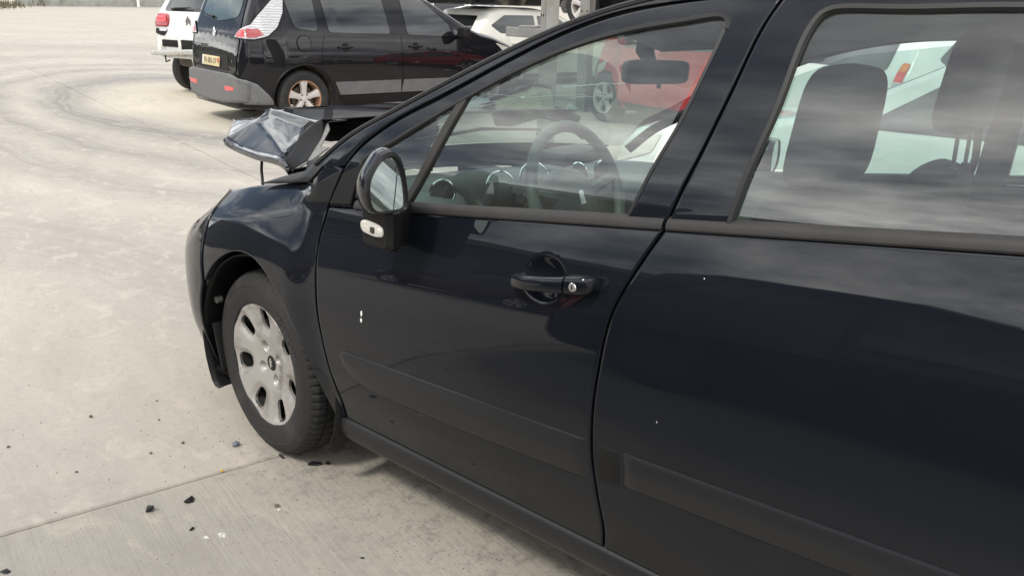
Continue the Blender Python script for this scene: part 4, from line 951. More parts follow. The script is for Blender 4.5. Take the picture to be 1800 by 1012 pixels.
# ---------------------------------------------------------------- cabin
# dashboard: one profile carried across, with a hood over the dials
DPROF = [(-.16, .955), (-.30, .985), (-.46, 1.000), (-.58, .998), (-.645, .982), (-.668, .955), (-.655, .90), (-.625, .80), (-.585, .66), (-.52, .50), (-.46, .42)]
dp = catmull(DPROF, 40); V = []; ys = np.linspace(.765, -.765, 70)
for y in ys:
    hood = math.exp(-((y - .36) / .17) ** 4); mid = math.exp(-((y - .03) / .14) ** 4)
    e = min(1, (.77 - abs(y)) / .05)
    for x, z in dp:
        up = max(0, min(1, (z - .80) / .15)); k = up * hood
        bump_ = .062 * hood * math.exp(-((x + .60) / .085) ** 2) * (z > .94) + .028 * mid * math.exp(-((x + .50) / .12) ** 2) * (z > .94)
        xo = -.050 * hood * up * (x < -.55) - .02 * mid * (z < .9)
        V.append((x + xo + .06 * (1 - (y / .77) ** 2) * max(0, min(1, (x + .5) / .3)), y, z - .03 + bump_ + lean(y) - .02 * (1 - e)))
dash = car.add('dashboard', V, grid_faces(70, 40), DASH)
def ring(c, n_, r, w, mat, name, seg=32, disc=None):
    n_ = Vector(n_).normalized(); ex = n_.cross(Vector((0, 0, 1))).normalized(); M = frame(c, ex, n_.cross(ex) * -1)
    ths = np.linspace(0, 2 * math.pi, seg, endpoint=False)
    V, F = tube([M @ Vector((r * math.cos(a), r * math.sin(a), .004)) for a in ths], w, 6, closed=True); car.add(name, V, F, mat, sub=dash)
    if disc: V = [M @ Vector((0, 0, 0.0))] + [M @ Vector((r * math.cos(a), r * math.sin(a), .002)) for a in ths]; car.add(disc[0], V, [(0, 1 + k, 1 + (k + 1) % seg) for k in range(seg)], disc[1], sub=dash)
ring((-.625, .655, .966), (-.85, .45, .1), .036, .0035, CHROME, 'vent_ring', disc=('air_vent', TRIM_DK))
DIAL = simple('dial_face_pale', (0.33, 0.34, 0.34), 0.4)
for y, x, z, r_ in ((.475, -.690, .957, .058), (.335, -.700, .967, .060)): ring((x, y, z), (-.93, .1, .3), r_, .0035, CHROME, 'gauge_ring', disc=('gauge_face', DIAL))
for y, x, z in ((.10, -.69, .955), (-.04, -.69, .945)): ring((x, y, z), (-.9, .1, .3), .040, .0045, CHROME, 'vent_ring', disc=('air_vent', TRIM_DK))
V, F = box((-.60, .03, 1.0), (.12, .22, .05), bev=.02); car.add('centre_display', V, F, TRIM_DK, sub=dash)
V = []
for y in np.linspace(.60, .12, 24):
    for a in np.linspace(0, math.pi, 12): t_ = (y - .36) / .24; hgt = .10 * max(0, 1 - t_ ** 4) ** .5; V.append((-.60 - .115 * math.cos(a), y, .925 + lean(y) + .0 + hgt * math.sin(a) ** .7))
car.add('dial_hood', V, grid_faces(24, 12), TRIM_DK, sub=dash, solid=.01)

# steering wheel
sc_ = Vector((-.878, .360, .962)); tl_ = .36; e1 = Vector((0, 1, 0)); e2 = Vector((math.sin(tl_), 0, math.cos(tl_))); sn = Vector((-math.cos(tl_), 0, math.sin(tl_)))
rimP = [sc_ + .197 * (math.cos(a) * e1 + math.sin(a) * e2) for a in np.linspace(0, 2 * math.pi, 72, endpoint=False)]
sw = car.add('steering_wheel', *tube(rimP, .0170, 12, closed=True), TRIM)
MW = frame(sc_ - sn * .02, e1, e2); 
if (MW.to_3x3() @ Vector((0, 0, 1))).dot(sn) < 0: MW = frame(sc_ - sn * .02, -e1, e2)
V = []
for r_, h in ((.105, -.035), (.104, -.015), (.095, .008), (.07, .022), (.04, .029), (.001, .031)):
    for a in np.linspace(0, 2 * math.pi, 40, endpoint=False): V.append(MW @ Vector((r_ * 1.02 * math.cos(a), r_ * .92 * math.sin(a) - .012, h)))
car.add('airbag_cover', V, grid_faces(6, 40, wrap_v=True), TRIM, sub=sw)
sp_ = []
for a in (R(8), R(172), R(270 - 22), R(270 + 22)):
    p0 = Vector((.08 * math.cos(a), .08 * math.sin(a) - .01, -.005)); p1 = Vector((.188 * math.cos(a), .188 * math.sin(a), .018)); sp_.append(tube([MW @ p0, MW @ ((p0 + p1) / 2), MW @ p1], [.022, .017, .016], 8))
car.add('spoke', *join(*sp_), TRIM, sub=sw)
P, F = poly_fill([(p * 1.35, q * 1.35) for p, q in EM] if 'EM' in globals() else [(-.012, -.02), (.012, -.02), (.010, .02), (-.010, .02)], .02)
car.add('wheel_emblem', [MW @ Vector((x, z - .012, .0325)) for x, z in P], F, CHROME, sub=sw, smooth=False)
V, F = tube([sc_ - sn * .05, Vector((-.60, .36, .85)), Vector((-.45, .36, .72))], [.045, .05, .05], 14); car.add('steering_column', V, F, TRIM_DK)
for s_ in (1, -1):
    V, F = tube([sc_ - sn * .07 + e1 * .04 * s_, sc_ - sn * .065 + e1 * .13 * s_ + e2 * .02, sc_ - sn * .06 + e1 * .175 * s_ + e2 * .025], [.010, .009, .012], 8); car.add('stalk', V, F, TRIM_DK)

# interior mirror
ic = Vector((-.889, 0, 1.289)); inx = Vector((.30, .95, .02)).normalized(); MI = frame(ic, inx, (0, 0, 1)); 
nn_ = MI.to_3x3() @ Vector((0, 0, 1))
if nn_.x > 0: MI = frame(ic, -inx, (0, 0, 1))
def rrect(w, h, p=.35, n=40):
    return [(math.copysign(abs(math.cos(a)) ** p, math.cos(a)) * w, math.copysign(abs(math.sin(a)) ** p, math.sin(a)) * h) for a in np.linspace(0, 2 * math.pi, n, endpoint=False)]
V = []
for f, h in ((.90, -.028), (1.0, -.012), (1.0, .004), (.95, .007)): V += [MI @ Vector((x * f, y * f, h)) for x, y in rrect(.128, .036)]
V.append(MI @ Vector((0, 0, -.030))); imir = car.add('interior_mirror', V, grid_faces(4, 40, wrap_v=True) + [(160, (k + 1) % 40, k) for k in range(40)], TRIM_DK)
g = [MI @ Vector((x * .95, y * .93, .0065)) for x, y in rrect(.128, .036)]
car.add('mirror_glass', [MI @ Vector((0, 0, .0065))] + g, [(0, 1 + k, 1 + (k + 1) % 40) for k in range(40)], MIRROR, sub=imir, smooth=False)
V, F = join(tube([ic + Vector((.02, 0, .02)), ic + Vector((.05, 0, .06)), ic + Vector((.03, 0, .10))], [.018, .030, .05], 10), box(tuple(ic + Vector((.02, 0, .11))), (.12, .16, .05), bev=.012), tube([ic + Vector((-.01, .0, -.035)), ic + Vector((-.01, 0, -.048))], .007, 8))
car.add('mirror_mount', V, F, TRIM_DK, sub=imir)
V, F = box((-1.17, .36, 1.405), (.13, .36, .018), Matrix.Rotation(-.28, 3, 'Y'), .006); car.add('sun_visor', V, F, LINER)
V, F = box((-1.13, -.36, 1.345), (.13, .36, .018), Matrix.Rotation(-.28, 3, 'Y'), .006); car.add('sun_visor', V, F, LINER)

# seats
def rounded_box(c, s, p=.32, M=None, nu=28, nv=16, taper=0.0, bulge=0.0):
    V = []
    for i in range(nu):
        a = 2 * math.pi * i / nu; ca, sa = math.cos(a), math.sin(a); ca = math.copysign(abs(ca) ** p, ca); sa = math.copysign(abs(sa) ** p, sa)
        for j in range(nv):
            b = -math.pi / 2 + math.pi * j / (nv - 1); cb, sb = math.cos(b), math.sin(b); cb = abs(cb) ** p; sb = math.copysign(abs(sb) ** p, sb)
            k = 1 - taper * (sb * .5 + .5)
            q = Vector((s[0] / 2 * ca * cb, s[1] / 2 * sa * cb * k, s[2] / 2 * sb))
            if M is not None: q = M @ q
            V.append(Vector(c) + q)
    return V, grid_faces(nu, nv, wrap_u=True)
def seat(y, hx, hz_, hr_h, top, hw_):
    t_ = Matrix.Rotation(-.24, 3, 'Y')
    zc = top - .30
    st = car.add('front_seat', *rounded_box((hx + .105, y, zc), (.16, .50, .64), .5, t_, taper=.22), FABRIC)
    car.add('seat_cushion', *rounded_box((-1.18, y, .50 + lean(y)), (.52, .50, .20), .45), FABRIC, sub=st)
    car.add('headrest', *rounded_box((hx, y, hz_), (.105, hw_, hr_h), .42, Matrix.Rotation(-.10, 3, 'Y') @ Matrix.Rotation(.0, 3, 'Z'), taper=.16), FABRIC, sub=st)
    car.add('headrest_post', *join(*[tube([(hx - .0, y + d, hz_ - hr_h * .3), (hx - .005, y + d, top - .10)], .006, 8) for d in (-.065, .065)]), STEEL, sub=st)
    car.add('post_collar', *join(*[tube([(hx - .005, y + d, top - .012), (hx - .005, y + d, top + .012)], .013, 10) for d in (-.065, .065)]), TRIM_DK, sub=st)
    return st
seat(.36, -1.595, 1.232, .275, 1.085, .365)
seat(-.36, -1.690, 1.305, .275, 1.06, .37)
bs = car.add('rear_bench', *rounded_box((-2.62, -.0, .98), (.18, 1.25, .62), .4, Matrix.Rotation(-.3, 3, 'Y')), FABRIC)
car.add('bench_cushion', *rounded_box((-2.30, 0, .52), (.55, 1.25, .22), .4), FABRIC, sub=bs)
car.add('luggage_bulkhead', *box((-2.9, -.02, .85), (.03, 1.4, .75)), VOID)
# door cards, tunnel, belts
near_card = coons_panel([(-.44, .30), (-.42, .93)], [(-2.45, .30), (-2.45, 1.13)], [(-.44, .30), (-2.45, .30)], [(-.42, .925), (-2.45, 1.165)], 20, 8, mapper=lambda x, z, o=0: S(x, z, o - .075))
car.add('door_card', *near_card, TRIM_DK)
fc = coons_panel([(-.44, .30), (-.42, .93)], [(-2.45, .30), (-2.45, 1.13)], [(-.44, .30), (-2.45, .30)], [(-.42, .925), (-2.45, 1.175)], 20, 8, mapper=lambda x, z, o=0: far(x, z, o - .07))
car.add('door_card', fc[0], [tuple(reversed(f)) for f in fc[1]], TRIM)
V = []
for x in np.linspace(-.42, -2.45, 20):
    for d, z in ((-.07, 0), (-.04, .012), (-.01, .006)): q = far(x, zbelt(x) + z, d); V.append(q)
car.add('far_belt_trim', V, grid_faces(20, 3), TRIM_DK, solid=.02)
car.add('centre_tunnel', *box((-1.3, 0, .42), (1.6, .26, .30), bev=.04), TRIM_DK)
car.add('seat_belt', *join(*[tube([(-1.64, -.70, 1.28), (-1.66, -.69, 1.05), (-1.60, -.66, .60)], .012, 4)]), BLACK_PL)
V, F = tube([far(-.86, .985, .07), far(-.80, 1.0, .12)], [.03, .03], 8); fm_c = Vector(far(-.86, 1.035, .17))
RO_ = catmull([(-.085, -.035), (-.095, .01), (-.07, .055), (-.01, .07), (.06, .062), (.088, .03), (.09, -.02), (.07, -.055), (0, -.062)], 40, closed=True)
MF = frame(fm_c, (-.25, .97, 0), (0, 0, 1))
V2 = [];
for f, h in ((.96, -.004), (1.02, .0), (1.05, .02), (1.0, .06), (.75, .10), (.3, .125), (.02, .13)): V2 += [MF @ Vector((x * f, y * f, -h if (MF.to_3x3() @ Vector((0, 0, 1))).x < 0 else h)) for x, y in RO_]
fmo = car.add('far_mirror', V2, grid_faces(7, 40, wrap_v=True), PAINT); car.add('mirror_arm', V, F, BLACK_PL, sub=fmo)
car.add('mirror_glass', [fm_c] + [MF @ Vector((x * .95, y * .95, .001)) for x, y in RO_], [(0, 1 + k, 1 + (k + 1) % 40) for k in range(40)], MIRROR, sub=fmo, smooth=False)

# wreckage lying on the bonnet against the screen
def loose(name, label, cat, loc, parts, rz=0):
    t = Thing(name, label, cat, loc=loc, world_coords=True)
    for n_, VF, m in parts: t.add(n_, VF[0], VF[1], m, sharp=30)
    return t
rot = (Matrix.Rotation(.4, 3, 'Z') @ Matrix.Rotation(.35, 3, 'Y') @ Matrix.Rotation(.15, 3, 'X'))
loose('plastic_box', 'cream plastic box lying on the bonnet against the cracked windscreen', 'box', (.02, -.45, 1.02), [('casing', box((.02, -.45, 1.065), (.22, .19, .11), rot, .012), CREAM), ('lid_edge', box((.03, -.45, 1.12), (.22, .20, .012), rot, .004), BLACK_PL)])
rot2 = Matrix.Rotation(-.6, 3, 'Z') @ Matrix.Rotation(.5, 3, 'X')
loose('window_surround', 'black plastic surround propped beside the cream box on the bonnet', 'surround', (-.05, -.62, .99), [('frame', join(box((-.06, -.60, 1.03), (.34, .03, .05), rot2, .008), box((-.02, -.70, 1.02), (.32, .02, .03), rot2, .006), box((.09, -.68, 1.05), (.03, .14, .03), rot2, .006)), BLACK_PL), ('clip', box((-.12, -.60, 1.06), (.03, .04, .03), rot2, .004), PALEPL)])
V, F = poly_fill([(-.17, -.07), (-.05, -.09), (.15, -.06), (.18, .02), (.06, .08), (-.10, .07)], .05); from mathutils import noise as mnoise
sheet = [(.10 + x, -.12 + y * 1.6, 1.10 + .05 * mnoise.noise(Vector((x * 8, y * 8, 1))) + .2 * y) for x, y in V]
loose('plastic_shard', 'crumpled pale plastic shard lying on the raised bonnet by the screen', 'shard', (.10, -.12, 1.07), [('shard', (sheet, F), PALEPL)])
sheet2 = [(.16 + x * .7, -.33 + y * 1.3, 1.085 + .05 * mnoise.noise(Vector((x * 9 + 4, y * 8, 3))) - .15 * y) for x, y in V]
loose('plastic_shard', 'smaller pale shard between the crumpled shard and the cream box', 'shard', (.16, -.33, 1.06), [('shard', (sheet2, F), PALEPL)])
# ---------------------------------------------------------------- other cars: a shell lofted from side-view curves, panels and glass laid on it
CARGLASS = thin_glass('dark_car_glass', (0.10, 0.12, 0.12), 1.35, dirt=0.03)
def dark_glass(name, col, rough=0.01):
    return simple(name, col, 0.03, 0.0, coat=1.0, var=0.05, coat_rough=rough)
DG = dark_glass('tinted_window', (0.012, 0.014, 0.015))
DG_REFL = dark_glass('rear_window_green_reflection', (0.06, 0.085, 0.075))  # greenish reflection put into the base colour of the pane
PBLACK = car_paint('black_car_paint', (0.006, 0.006, 0.008), metal=0.0, rough=0.4, dust_amt=0.12, dust_top=0.9)
PWHITE = car_paint('white_car_paint', (0.78, 0.78, 0.76), metal=0.0, rough=0.4, dust_amt=0.25, dust_top=0.6, dust=(.3, .28, .24))
PCREAM = car_paint('offwhite_car_paint', (0.70, 0.69, 0.62), metal=0.0, rough=0.4, dust_amt=0.35, dust_top=1.1, dust=(.35, .33, .27))
PRED = car_paint('red_car_paint', (0.50, 0.028, 0.040), metal=0.0, rough=0.4, dust_amt=0.15, dust_top=0.6, dust=(.3, .2, .17))
PSILV = car_paint('silver_car_paint', (0.44, 0.45, 0.45), metal=0.5, rough=0.4, dust_amt=0.2, dust_top=0.7, dust=(.3, .28, .25))
PDKRED = car_paint('dark_red_car_paint', (0.05, 0.012, 0.012), metal=0.0, rough=0.4, dust_amt=0.15)
GREYPL = simple('grey_bumper_plastic', (0.135, 0.138, 0.14), 0.55, dirt=(0.18, 0.17, 0.15), dirt_scale=3, bump=.1)
ALLOY = simple('alloy_wheel', (0.62, 0.58, 0.55), 0.4, 0.35, var=0.06, dirt=(0.33, 0.2, 0.12), dirt_scale=7, dirt_lo=.6)
RUST = simple('rusty_rim_lip', (0.36, 0.20, 0.12), 0.7, 0.2)
REDLENS = simple('red_lamp_lens', (0.34, 0.012, 0.022), 0.12, coat=1.0, var=.2, scale=30)
REDBRIGHT = simple('bright_red_lamp_lens', (0.75, 0.05, 0.05), 0.12, coat=1.0)
ORANGE = simple('orange_lamp_lens', (0.8, 0.22, 0.03), 0.15, coat=1.0)
def ribbed(name, col):
    t = NT(name); w = t.n('ShaderNodeTexWave', wave_type='BANDS', bands_direction='Z'); w.inputs['Scale'].default_value = 11.0; w.inputs['Distortion'].default_value = 4.0; w.inputs['Detail'].default_value = 2; w.inputs['Detail Scale'].default_value = 2.5
    t.l(t.coord(), w.inputs['Vector']); c = t.ramp(w.outputs['Fac'], [(0.2, tuple(x * .72 for x in col)), (0.7, col)])
    t.bsdf(Base_Color=c, Roughness=0.2, Coat_Weight=1.0, Normal=t.bump(w.outputs['Fac'], .4, .01)); MATS[name] = t.m; return t.m
WLENS = ribbed('ribbed_white_lens', (0.60, 0.60, 0.62))
PLATEY = simple('plate_yellow', (0.62, 0.53, 0.30), 0.5, dirt=(.5, .47, .36), dirt_scale=20)
PLATEW = simple('plate_white', (0.7, 0.7, 0.68), 0.5)
INK = simple('plate_ink', (0.14, 0.125, 0.09), 0.6)
PLRED = simple('plate_red_block', (0.6, 0.13, 0.09), 0.5)
BARM = simple('bare_aluminium_beam', (0.60, 0.60, 0.57), 0.4, 0.5, dirt=(.35, .33, .28), dirt_scale=9)
PRIMER = simple('white_inner_panel', (0.66, 0.66, 0.63), 0.6, dirt=(.3, .28, .24), dirt_scale=6)
WELL = simple('wheel_well_grime', (0.05, 0.047, 0.042), 0.95, dirt=(0.20, 0.17, 0.12), dirt_scale=5, dirt_lo=.45)

class Shell:
    """car-local frame: X forward from the rear axle, Y left, Z up"""
    def __init__(s, top, w, belt, bot=.20, tum=.28, side=(.93, .975, 1.0, .995, .955), crown=.03, side_t=(0, .12, .42, .72, 1.0)):
        s.top = np.array(top, float); s.w = np.array(w, float); s.belt = np.array(belt, float); s.bot = bot; s.tum = tum; s.side = natural(list(side_t), list(side)); s.crown = crown
    def ztop(s, x): return float(np.interp(x, s.top[:, 0], s.top[:, 1]))
    def section(s, x):
        zt = s.ztop(x); w = float(np.interp(x, s.w[:, 0], s.w[:, 1])); zb = min(float(np.interp(x, s.belt[:, 0], s.belt[:, 1])), zt - .05); P = [(0, s.bot), (.6 * w, s.bot), (.88 * w, s.bot)]
        for t in np.linspace(0, 1, 12):
            P.append((w * float(s.side(t)), s.bot + .02 + (zb - s.bot - .02) * t))
        wb = w * float(s.side(1.0)); hh = max(zt - .05 - zb, 0.0)
        for t in np.linspace(.15, 1, 6): P.append((wb - s.tum * hh * t - .12 * (hh * t) ** 2, zb + hh * t))
        y1 = P[-1][0]
        for a, d in ((.985, .035), (.95, .015), (.88, .0), (.6, -s.crown * .6), (.3, -s.crown * .9), (0, -s.crown)): P.append((y1 * a, zt - d))
        return P
    def build(s, x0, x1, n=110, extra=()):
        xs = np.unique(np.concatenate([np.linspace(x0, x1, n), s.top[:, 0], np.array(extra)])); V = []
        secs = [s.section(x) for x in xs]; m = len(secs[0])
        for x, P in zip(xs, secs):
            for y, z in P: V.append((x, y, z))
            for y, z in P[-2:0:-1]: V.append((x, -y, z))
        k = 2 * m - 2; F = grid_faces(len(xs), k, wrap_v=True); F += [tuple(range(k)), tuple((len(xs) - 1) * k + i for i in range(k))[::-1]]
        bm = bmesh.new(); vs = [bm.verts.new(v) for v in V]
        for f in F:
            try: bm.faces.new([vs[i] for i in f])
            except ValueError: pass
        bmesh.ops.remove_doubles(bm, verts=bm.verts, dist=1e-5); bmesh.ops.recalc_face_normals(bm, faces=bm.faces[:])
        me = bpy.data.meshes.new('shell'); bm.to_mesh(me); bm.free(); s.me = me; return me
    def cut_wheels(s, cuts, mats):
        """cut the wheel housings out of the shell"""
        o = bpy.data.objects.new('shell', s.me); COL.objects.link(o); tmp = []
        for (x, z, r, y0, y1) in cuts:
            V, F = lathe([(.001, y0), (r, y0), (r, y1), (.001, y1)], 48, 'y', (x, 0, z))
            cm = new_mesh('cut', V, F, None, smooth=False); bm = bmesh.new(); bm.from_mesh(cm); bmesh.ops.remove_doubles(bm, verts=bm.verts, dist=2e-3); bmesh.ops.recalc_face_normals(bm, faces=bm.faces[:]); bm.to_mesh(cm); bm.free(); cm.materials.append(mats[1])
            c = bpy.data.objects.new('cut', cm); COL.objects.link(c); m = o.modifiers.new('b', 'BOOLEAN'); m.operation = 'DIFFERENCE'; m.object = c; m.solver = 'EXACT'; m.material_mode = 'TRANSFER'; tmp.append(c)
        if not s.me.materials: s.me.materials.append(mats[0])
        dg = bpy.context.evaluated_depsgraph_get(); me = bpy.data.meshes.new_from_object(o.evaluated_get(dg))
        bpy.data.objects.remove(o)
        for c in tmp: bpy.data.objects.remove(c)
        me.polygons.foreach_set('use_smooth', [True] * len(me.polygons)); me.set_sharp_from_angle(angle=R(38)); return me
    def bvh(s):
        bm = bmesh.new(); bm.from_mesh(s.me); b = BVHTree.FromBMesh(bm); s._bm = bm; return b

def decal(bvh, poly, plane, off=.004, maxlen=.10, dist=4.0):
    """lay a closed outline on the shell. plane: 'R'/'L' (x,z from the side), 'B' (y,z from behind), 'F' (y,z from the front), 'T' (x,y from above)"""
    P, F = poly_fill(poly, maxlen); V = []
    for a, b in P:
        if plane == 'R': o, d = Vector((a, -dist, b)), Vector((0, 1, 0))
        elif plane == 'L': o, d = Vector((a, dist, b)), Vector((0, -1, 0))
        elif plane == 'B': o, d = Vector((-dist, a, b)), Vector((1, 0, 0))
        elif plane in 'DE':
            sg = 1 if plane == 'D' else -1; d = Vector((.751, .66 * sg, 0)); o = Vector((-.56 + .66 * a, (-.80 - .751 * a) * sg, b)) - d * 2
        elif plane == 'F': o, d = Vector((dist + 3, a, b)), Vector((-1, 0, 0))
        else: o, d = Vector((a, b, dist)), Vector((0, 0, -1))
        h, n, i, ds = bvh.ray_cast(o, d)
        if h is None: h, n, i, ds = bvh.find_nearest(o + d * dist)
        if n.dot(d) > 0: n = -n
        n = (n - d * .35).normalized(); V.append(h + n * off)
    # outward winding
    q = [V[i] for i in F[0]]; nn = (q[1] - q[0]).cross(q[2] - q[0])
    if nn.dot(d) > 0: F = [tuple(reversed(f)) for f in F]
    return V, F
def round_poly(P, r=.03, n=3):
    out = []; m = len(P)
    for i in range(m):
        p = np.array(P[i], float); a = np.array(P[i - 1], float) - p; b = np.array(P[(i + 1) % m], float) - p
        la, lb = np.linalg.norm(a), np.linalg.norm(b); ra = min(r, la * .4); rb = min(r, lb * .4)
        q0 = p + a / la * ra; q1 = p + b / lb * rb
        for k in range(n + 1): t = k / n; out.append(tuple((1 - t) ** 2 * q0 + 2 * t * (1 - t) * p + t ** 2 * q1))
    return out
def circle_poly(x, z, r, n=24): return [(x + r * math.cos(2 * math.pi * k / n), z + r * math.sin(2 * math.pi * k / n)) for k in range(n)]

def bg_wheel(t, c, side, r=.32, rim=.205, style='spoke', n=5, mat=None, rimcol=None):
    """tyre with rim, spokes and hub as sub-parts; side -1 = right hand side"""
    mat = mat or ALLOY; M = Matrix.Translation(c) @ (Matrix.Rotation(math.pi, 4, 'Z') if side < 0 else Matrix())
    ty = t.add('wheel', *xform(lathe([(rim - .006, -.01), (rim + .01, .0), (r - .06, .010), (r - .03, .006), (r - .010, -.012), (r, -.035), (r, -.16), (r - .012, -.19), (rim, -.19)], 56, 'y'), M), RUBBER)
    t.add('rim', *xform(lathe([(rim + .002, -.002), (rim - .012, -.006), (rim - .018, -.03), (rim - .02, -.15)], 48, 'y'), M), rimcol or mat, sub=ty)
    t.add('brake_disc', *xform(lathe([(.001, -.075), (.14, -.075), (.14, -.09)], 32, 'y'), M), DISC, sub=ty)
    if style == 'spoke':
        for k in range(n):
            a = 2 * math.pi * k / n + math.pi / 2; parts = []
            prof = [(.03, .040, -.022), (.10, .036, -.014), (.15, .044, -.012), (rim - .012, .060, -.010)]; V = []
            for rr, hw, h in prof:
                for y_, w_ in ((h, -hw * .8), (h + .008, 0), (h, hw * .8), (h - .03, hw), (h - .03, -hw)): V.append((rr * math.cos(a) - w_ * math.sin(a), y_, rr * math.sin(a) + w_ * math.cos(a)))
            t.add('spoke', *xform((V, grid_faces(4, 5, wrap_v=True)), M), mat, sub=ty, sharp=30)
        t.add('hub', *xform(lathe([(.001, -.010), (.032, -.012), (.066, -.018), (.07, -.05)], 30, 'y'), M), mat, sub=ty)
        for k in range(5):
            a = 2 * math.pi * (k + .5) / 5 + math.pi / 2; t.add('wheel_bolt', *xform(lathe([(.001, -.006), (.010, -.006), (.010, -.02)], 10, 'y', (.05 * math.cos(a), 0, .05 * math.sin(a))), M), DISC, sub=ty)
    else:
        t.add('hubcap', *xform(lathe([(.001, -.012), (.06, -.010), (.15, .002), (rim - .01, -.004)], 40, 'y'), M), mat, sub=ty)
    return ty

def simple_car(name, label, loc, rz, paint, glass=None, z=0.0, wheels=True, group=None, L=4.0, doors=True, tail=None, H=1.48, plate=None, rimmat=None, tall_lamp=False):
    """a whole hatchback with windows, doors, lamps, bumpers and wheels"""
    glass = glass or DG; h = H; xr = -.72; xf = L + xr; wb = L * .625
    top = [(xr, .45), (xr + .03, .70), (xr + .09, .98), (xr + .26, h - .22), (xr + .42, h - .05), (xr + .7, h), (xr + 1.6, h), (xr + 2.05, h - .08), (xr + 2.75, 1.02), (xr + 3.0, .97), (xf - .25, .80), (xf - .06, .66), (xf, .45)]
    sh_ = Shell(top, [(xr, .70), (xr + .10, .80), (xr + .35, .86), (xf - .8, .86), (xf - .30, .78), (xf - .08, .66), (xf, .52)], [(xr, .98), (wb, .90), (xf, .80)], bot=.19)
    sh_.build(xr, xf, 90); bv = sh_.bvh()
    R_ = .345
    me = sh_.cut_wheels([(0, .31, R_, .55, 1.2), (0, .31, R_, -1.2, -.55), (wb, .31, R_, .55, 1.2), (wb, .31, R_, -1.2, -.55)], (paint, WELL))
    t = Thing(name, label, 'car', loc=(loc[0], loc[1], z), rz=rz, group=group)
    body = t.addm('body', me)
    b0 = lambda x: float(np.interp(x, [xr, wb], [.99, .93]))
    x1, x2, x3, x4 = xr + .62, xr + 1.42, xr + 1.50, xr + 2.52
    for sd in 'LR':
        t.add('side_window', *decal(bv, round_poly([(x1 - .02, b0(x1) + .03), (x2, b0(x2) + .02), (x2, h - .11), (x1 + .12, h - .11), (x1 - .22, b0(x1) + .16)], .03), sd), glass)
        t.add('side_window', *decal(bv, round_poly([(x3, b0(x3) + .02), (x4, b0(x4) + .03), (xr + 2.02, h - .155), (x3, h - .11)], .03), sd), glass)
        if doors:
            d1 = decal(bv, round_poly([(x2 + .05, .30), (x4 + .10, .30), (x4 + .12, b0(x4) - .0), (x2 + .05, b0(x2))], .05), sd, .007, .14); t.add('door', *d1, paint)
            ar = [(wb * 0 + R_ * 1.13 * math.cos(a), .31 + R_ * 1.13 * math.sin(a)) for a in np.linspace(R(82), R(8), 8)]
            d2 = decal(bv, ar + [(R_ * 1.15 + .05, .30), (x2 + .035, .30), (x2 + .035, b0(x2)), (ar[0][0] - .02, b0(.2))], sd, .007, .14); t.add('door', *d2, paint)
            for hx_ in (x2 + .16, ar[0][0] + .12):
                s_ = 1 if sd == 'L' else -1
                hh = bv.ray_cast(Vector((hx_, 4 * s_, .84)), Vector((0, -s_, 0)))[0]; t.add('door_handle', *box((hx_, hh.y + s_ * .02, .84), (.17, .03, .03), bev=.01), paint)
        t.add('sill_trim', *decal(bv, [(R_ + .06, .22), (wb - R_ - .06, .22), (wb - R_ - .06, .30), (R_ + .06, .30)], sd, .012, .2), BLACK_PL)
        s_ = 1 if sd == 'L' else -1
        m_ = t.add('door_mirror', *rounded_box((x4 + .02, s_ * .96, b0(x4) + .08), (.10, .20, .14), .5), paint)
        t.add('headlamp', *decal(bv, round_poly([(xf - .52, .80), (xf - .08, .62), (xf - .10, .54), (xf - .45, .66)], .03), sd, .008, .05), CLEARPL)
        tl_ = tail or [(xr + .02, .72), (xr + .16, .72), (xr + .20, .98), (xr + .12, 1.0)]
        if not tall_lamp: t.add('tail_lamp', *decal(bv, round_poly(tl_, .02), sd, .010, .05), REDLENS)
        if tall_lamp:
            tl2 = t.add('tail_lamp', *decal(bv, round_poly([(s_ * .675, .90), (s_ * .755, .90), (s_ * .735, 1.10), (s_ * .67, 1.10)], .02), 'B', .012, .05), REDBRIGHT)
            t.add('indicator_lens', *decal(bv, round_poly([(s_ * .677, 1.035), (s_ * .742, 1.035), (s_ * .732, 1.095), (s_ * .674, 1.095)], .015), 'B', .018, .05), ORANGE, sub=tl2)
            t.add('reverse_lens', *decal(bv, round_poly([(s_ * .68, .925), (s_ * .75, .925), (s_ * .748, .958), (s_ * .68, .958)], .01), 'B', .018, .05), WLENS, sub=tl2)
        else: t.add('tail_lamp', *decal(bv, round_poly([(s_ * .50, .74), (s_ * .74, .74), (s_ * .72, .97), (s_ * .58, .97)], .03), 'B', .010, .05), REDLENS)
    t.add('rear_window', *decal(bv, round_poly([(-.55, 1.03), (.55, 1.03), (.50, h - .13), (-.50, h - .13)], .05), 'B', .005, .08), glass)
    t.add('windscreen', *decal(bv, round_poly([(-.64, 1.05), (.64, 1.05), (.54, h - .12), (-.54, h - .12)], .05), 'F', .005, .08), glass)
    t.add('bumper', *decal(bv, round_poly([(-.78, .24), (.78, .24), (.78, .62), (-.78, .62)], .06), 'B', .02, .1), paint)
    t.add('number_plate', *decal(bv, [(-.26, .70), (.26, .70), (.26, .80), (-.26, .80)], 'B', .015, .2), plate or PLATEW)
    t.add('grille', *decal(bv, round_poly([(-.45, .30), (.45, .30), (.45, .46), (-.45, .46)], .05), 'F', .01, .1), BLACK_PL)
    if wheels:
        for x in (0, wb):
            for s_ in (1, -1): bg_wheel(t, (x, s_ * .855, .31), s_, r=.31, rim=.20, mat=rimmat, style='spoke' if rimmat is None else 'cap')
    sh_._bm.free(); return t

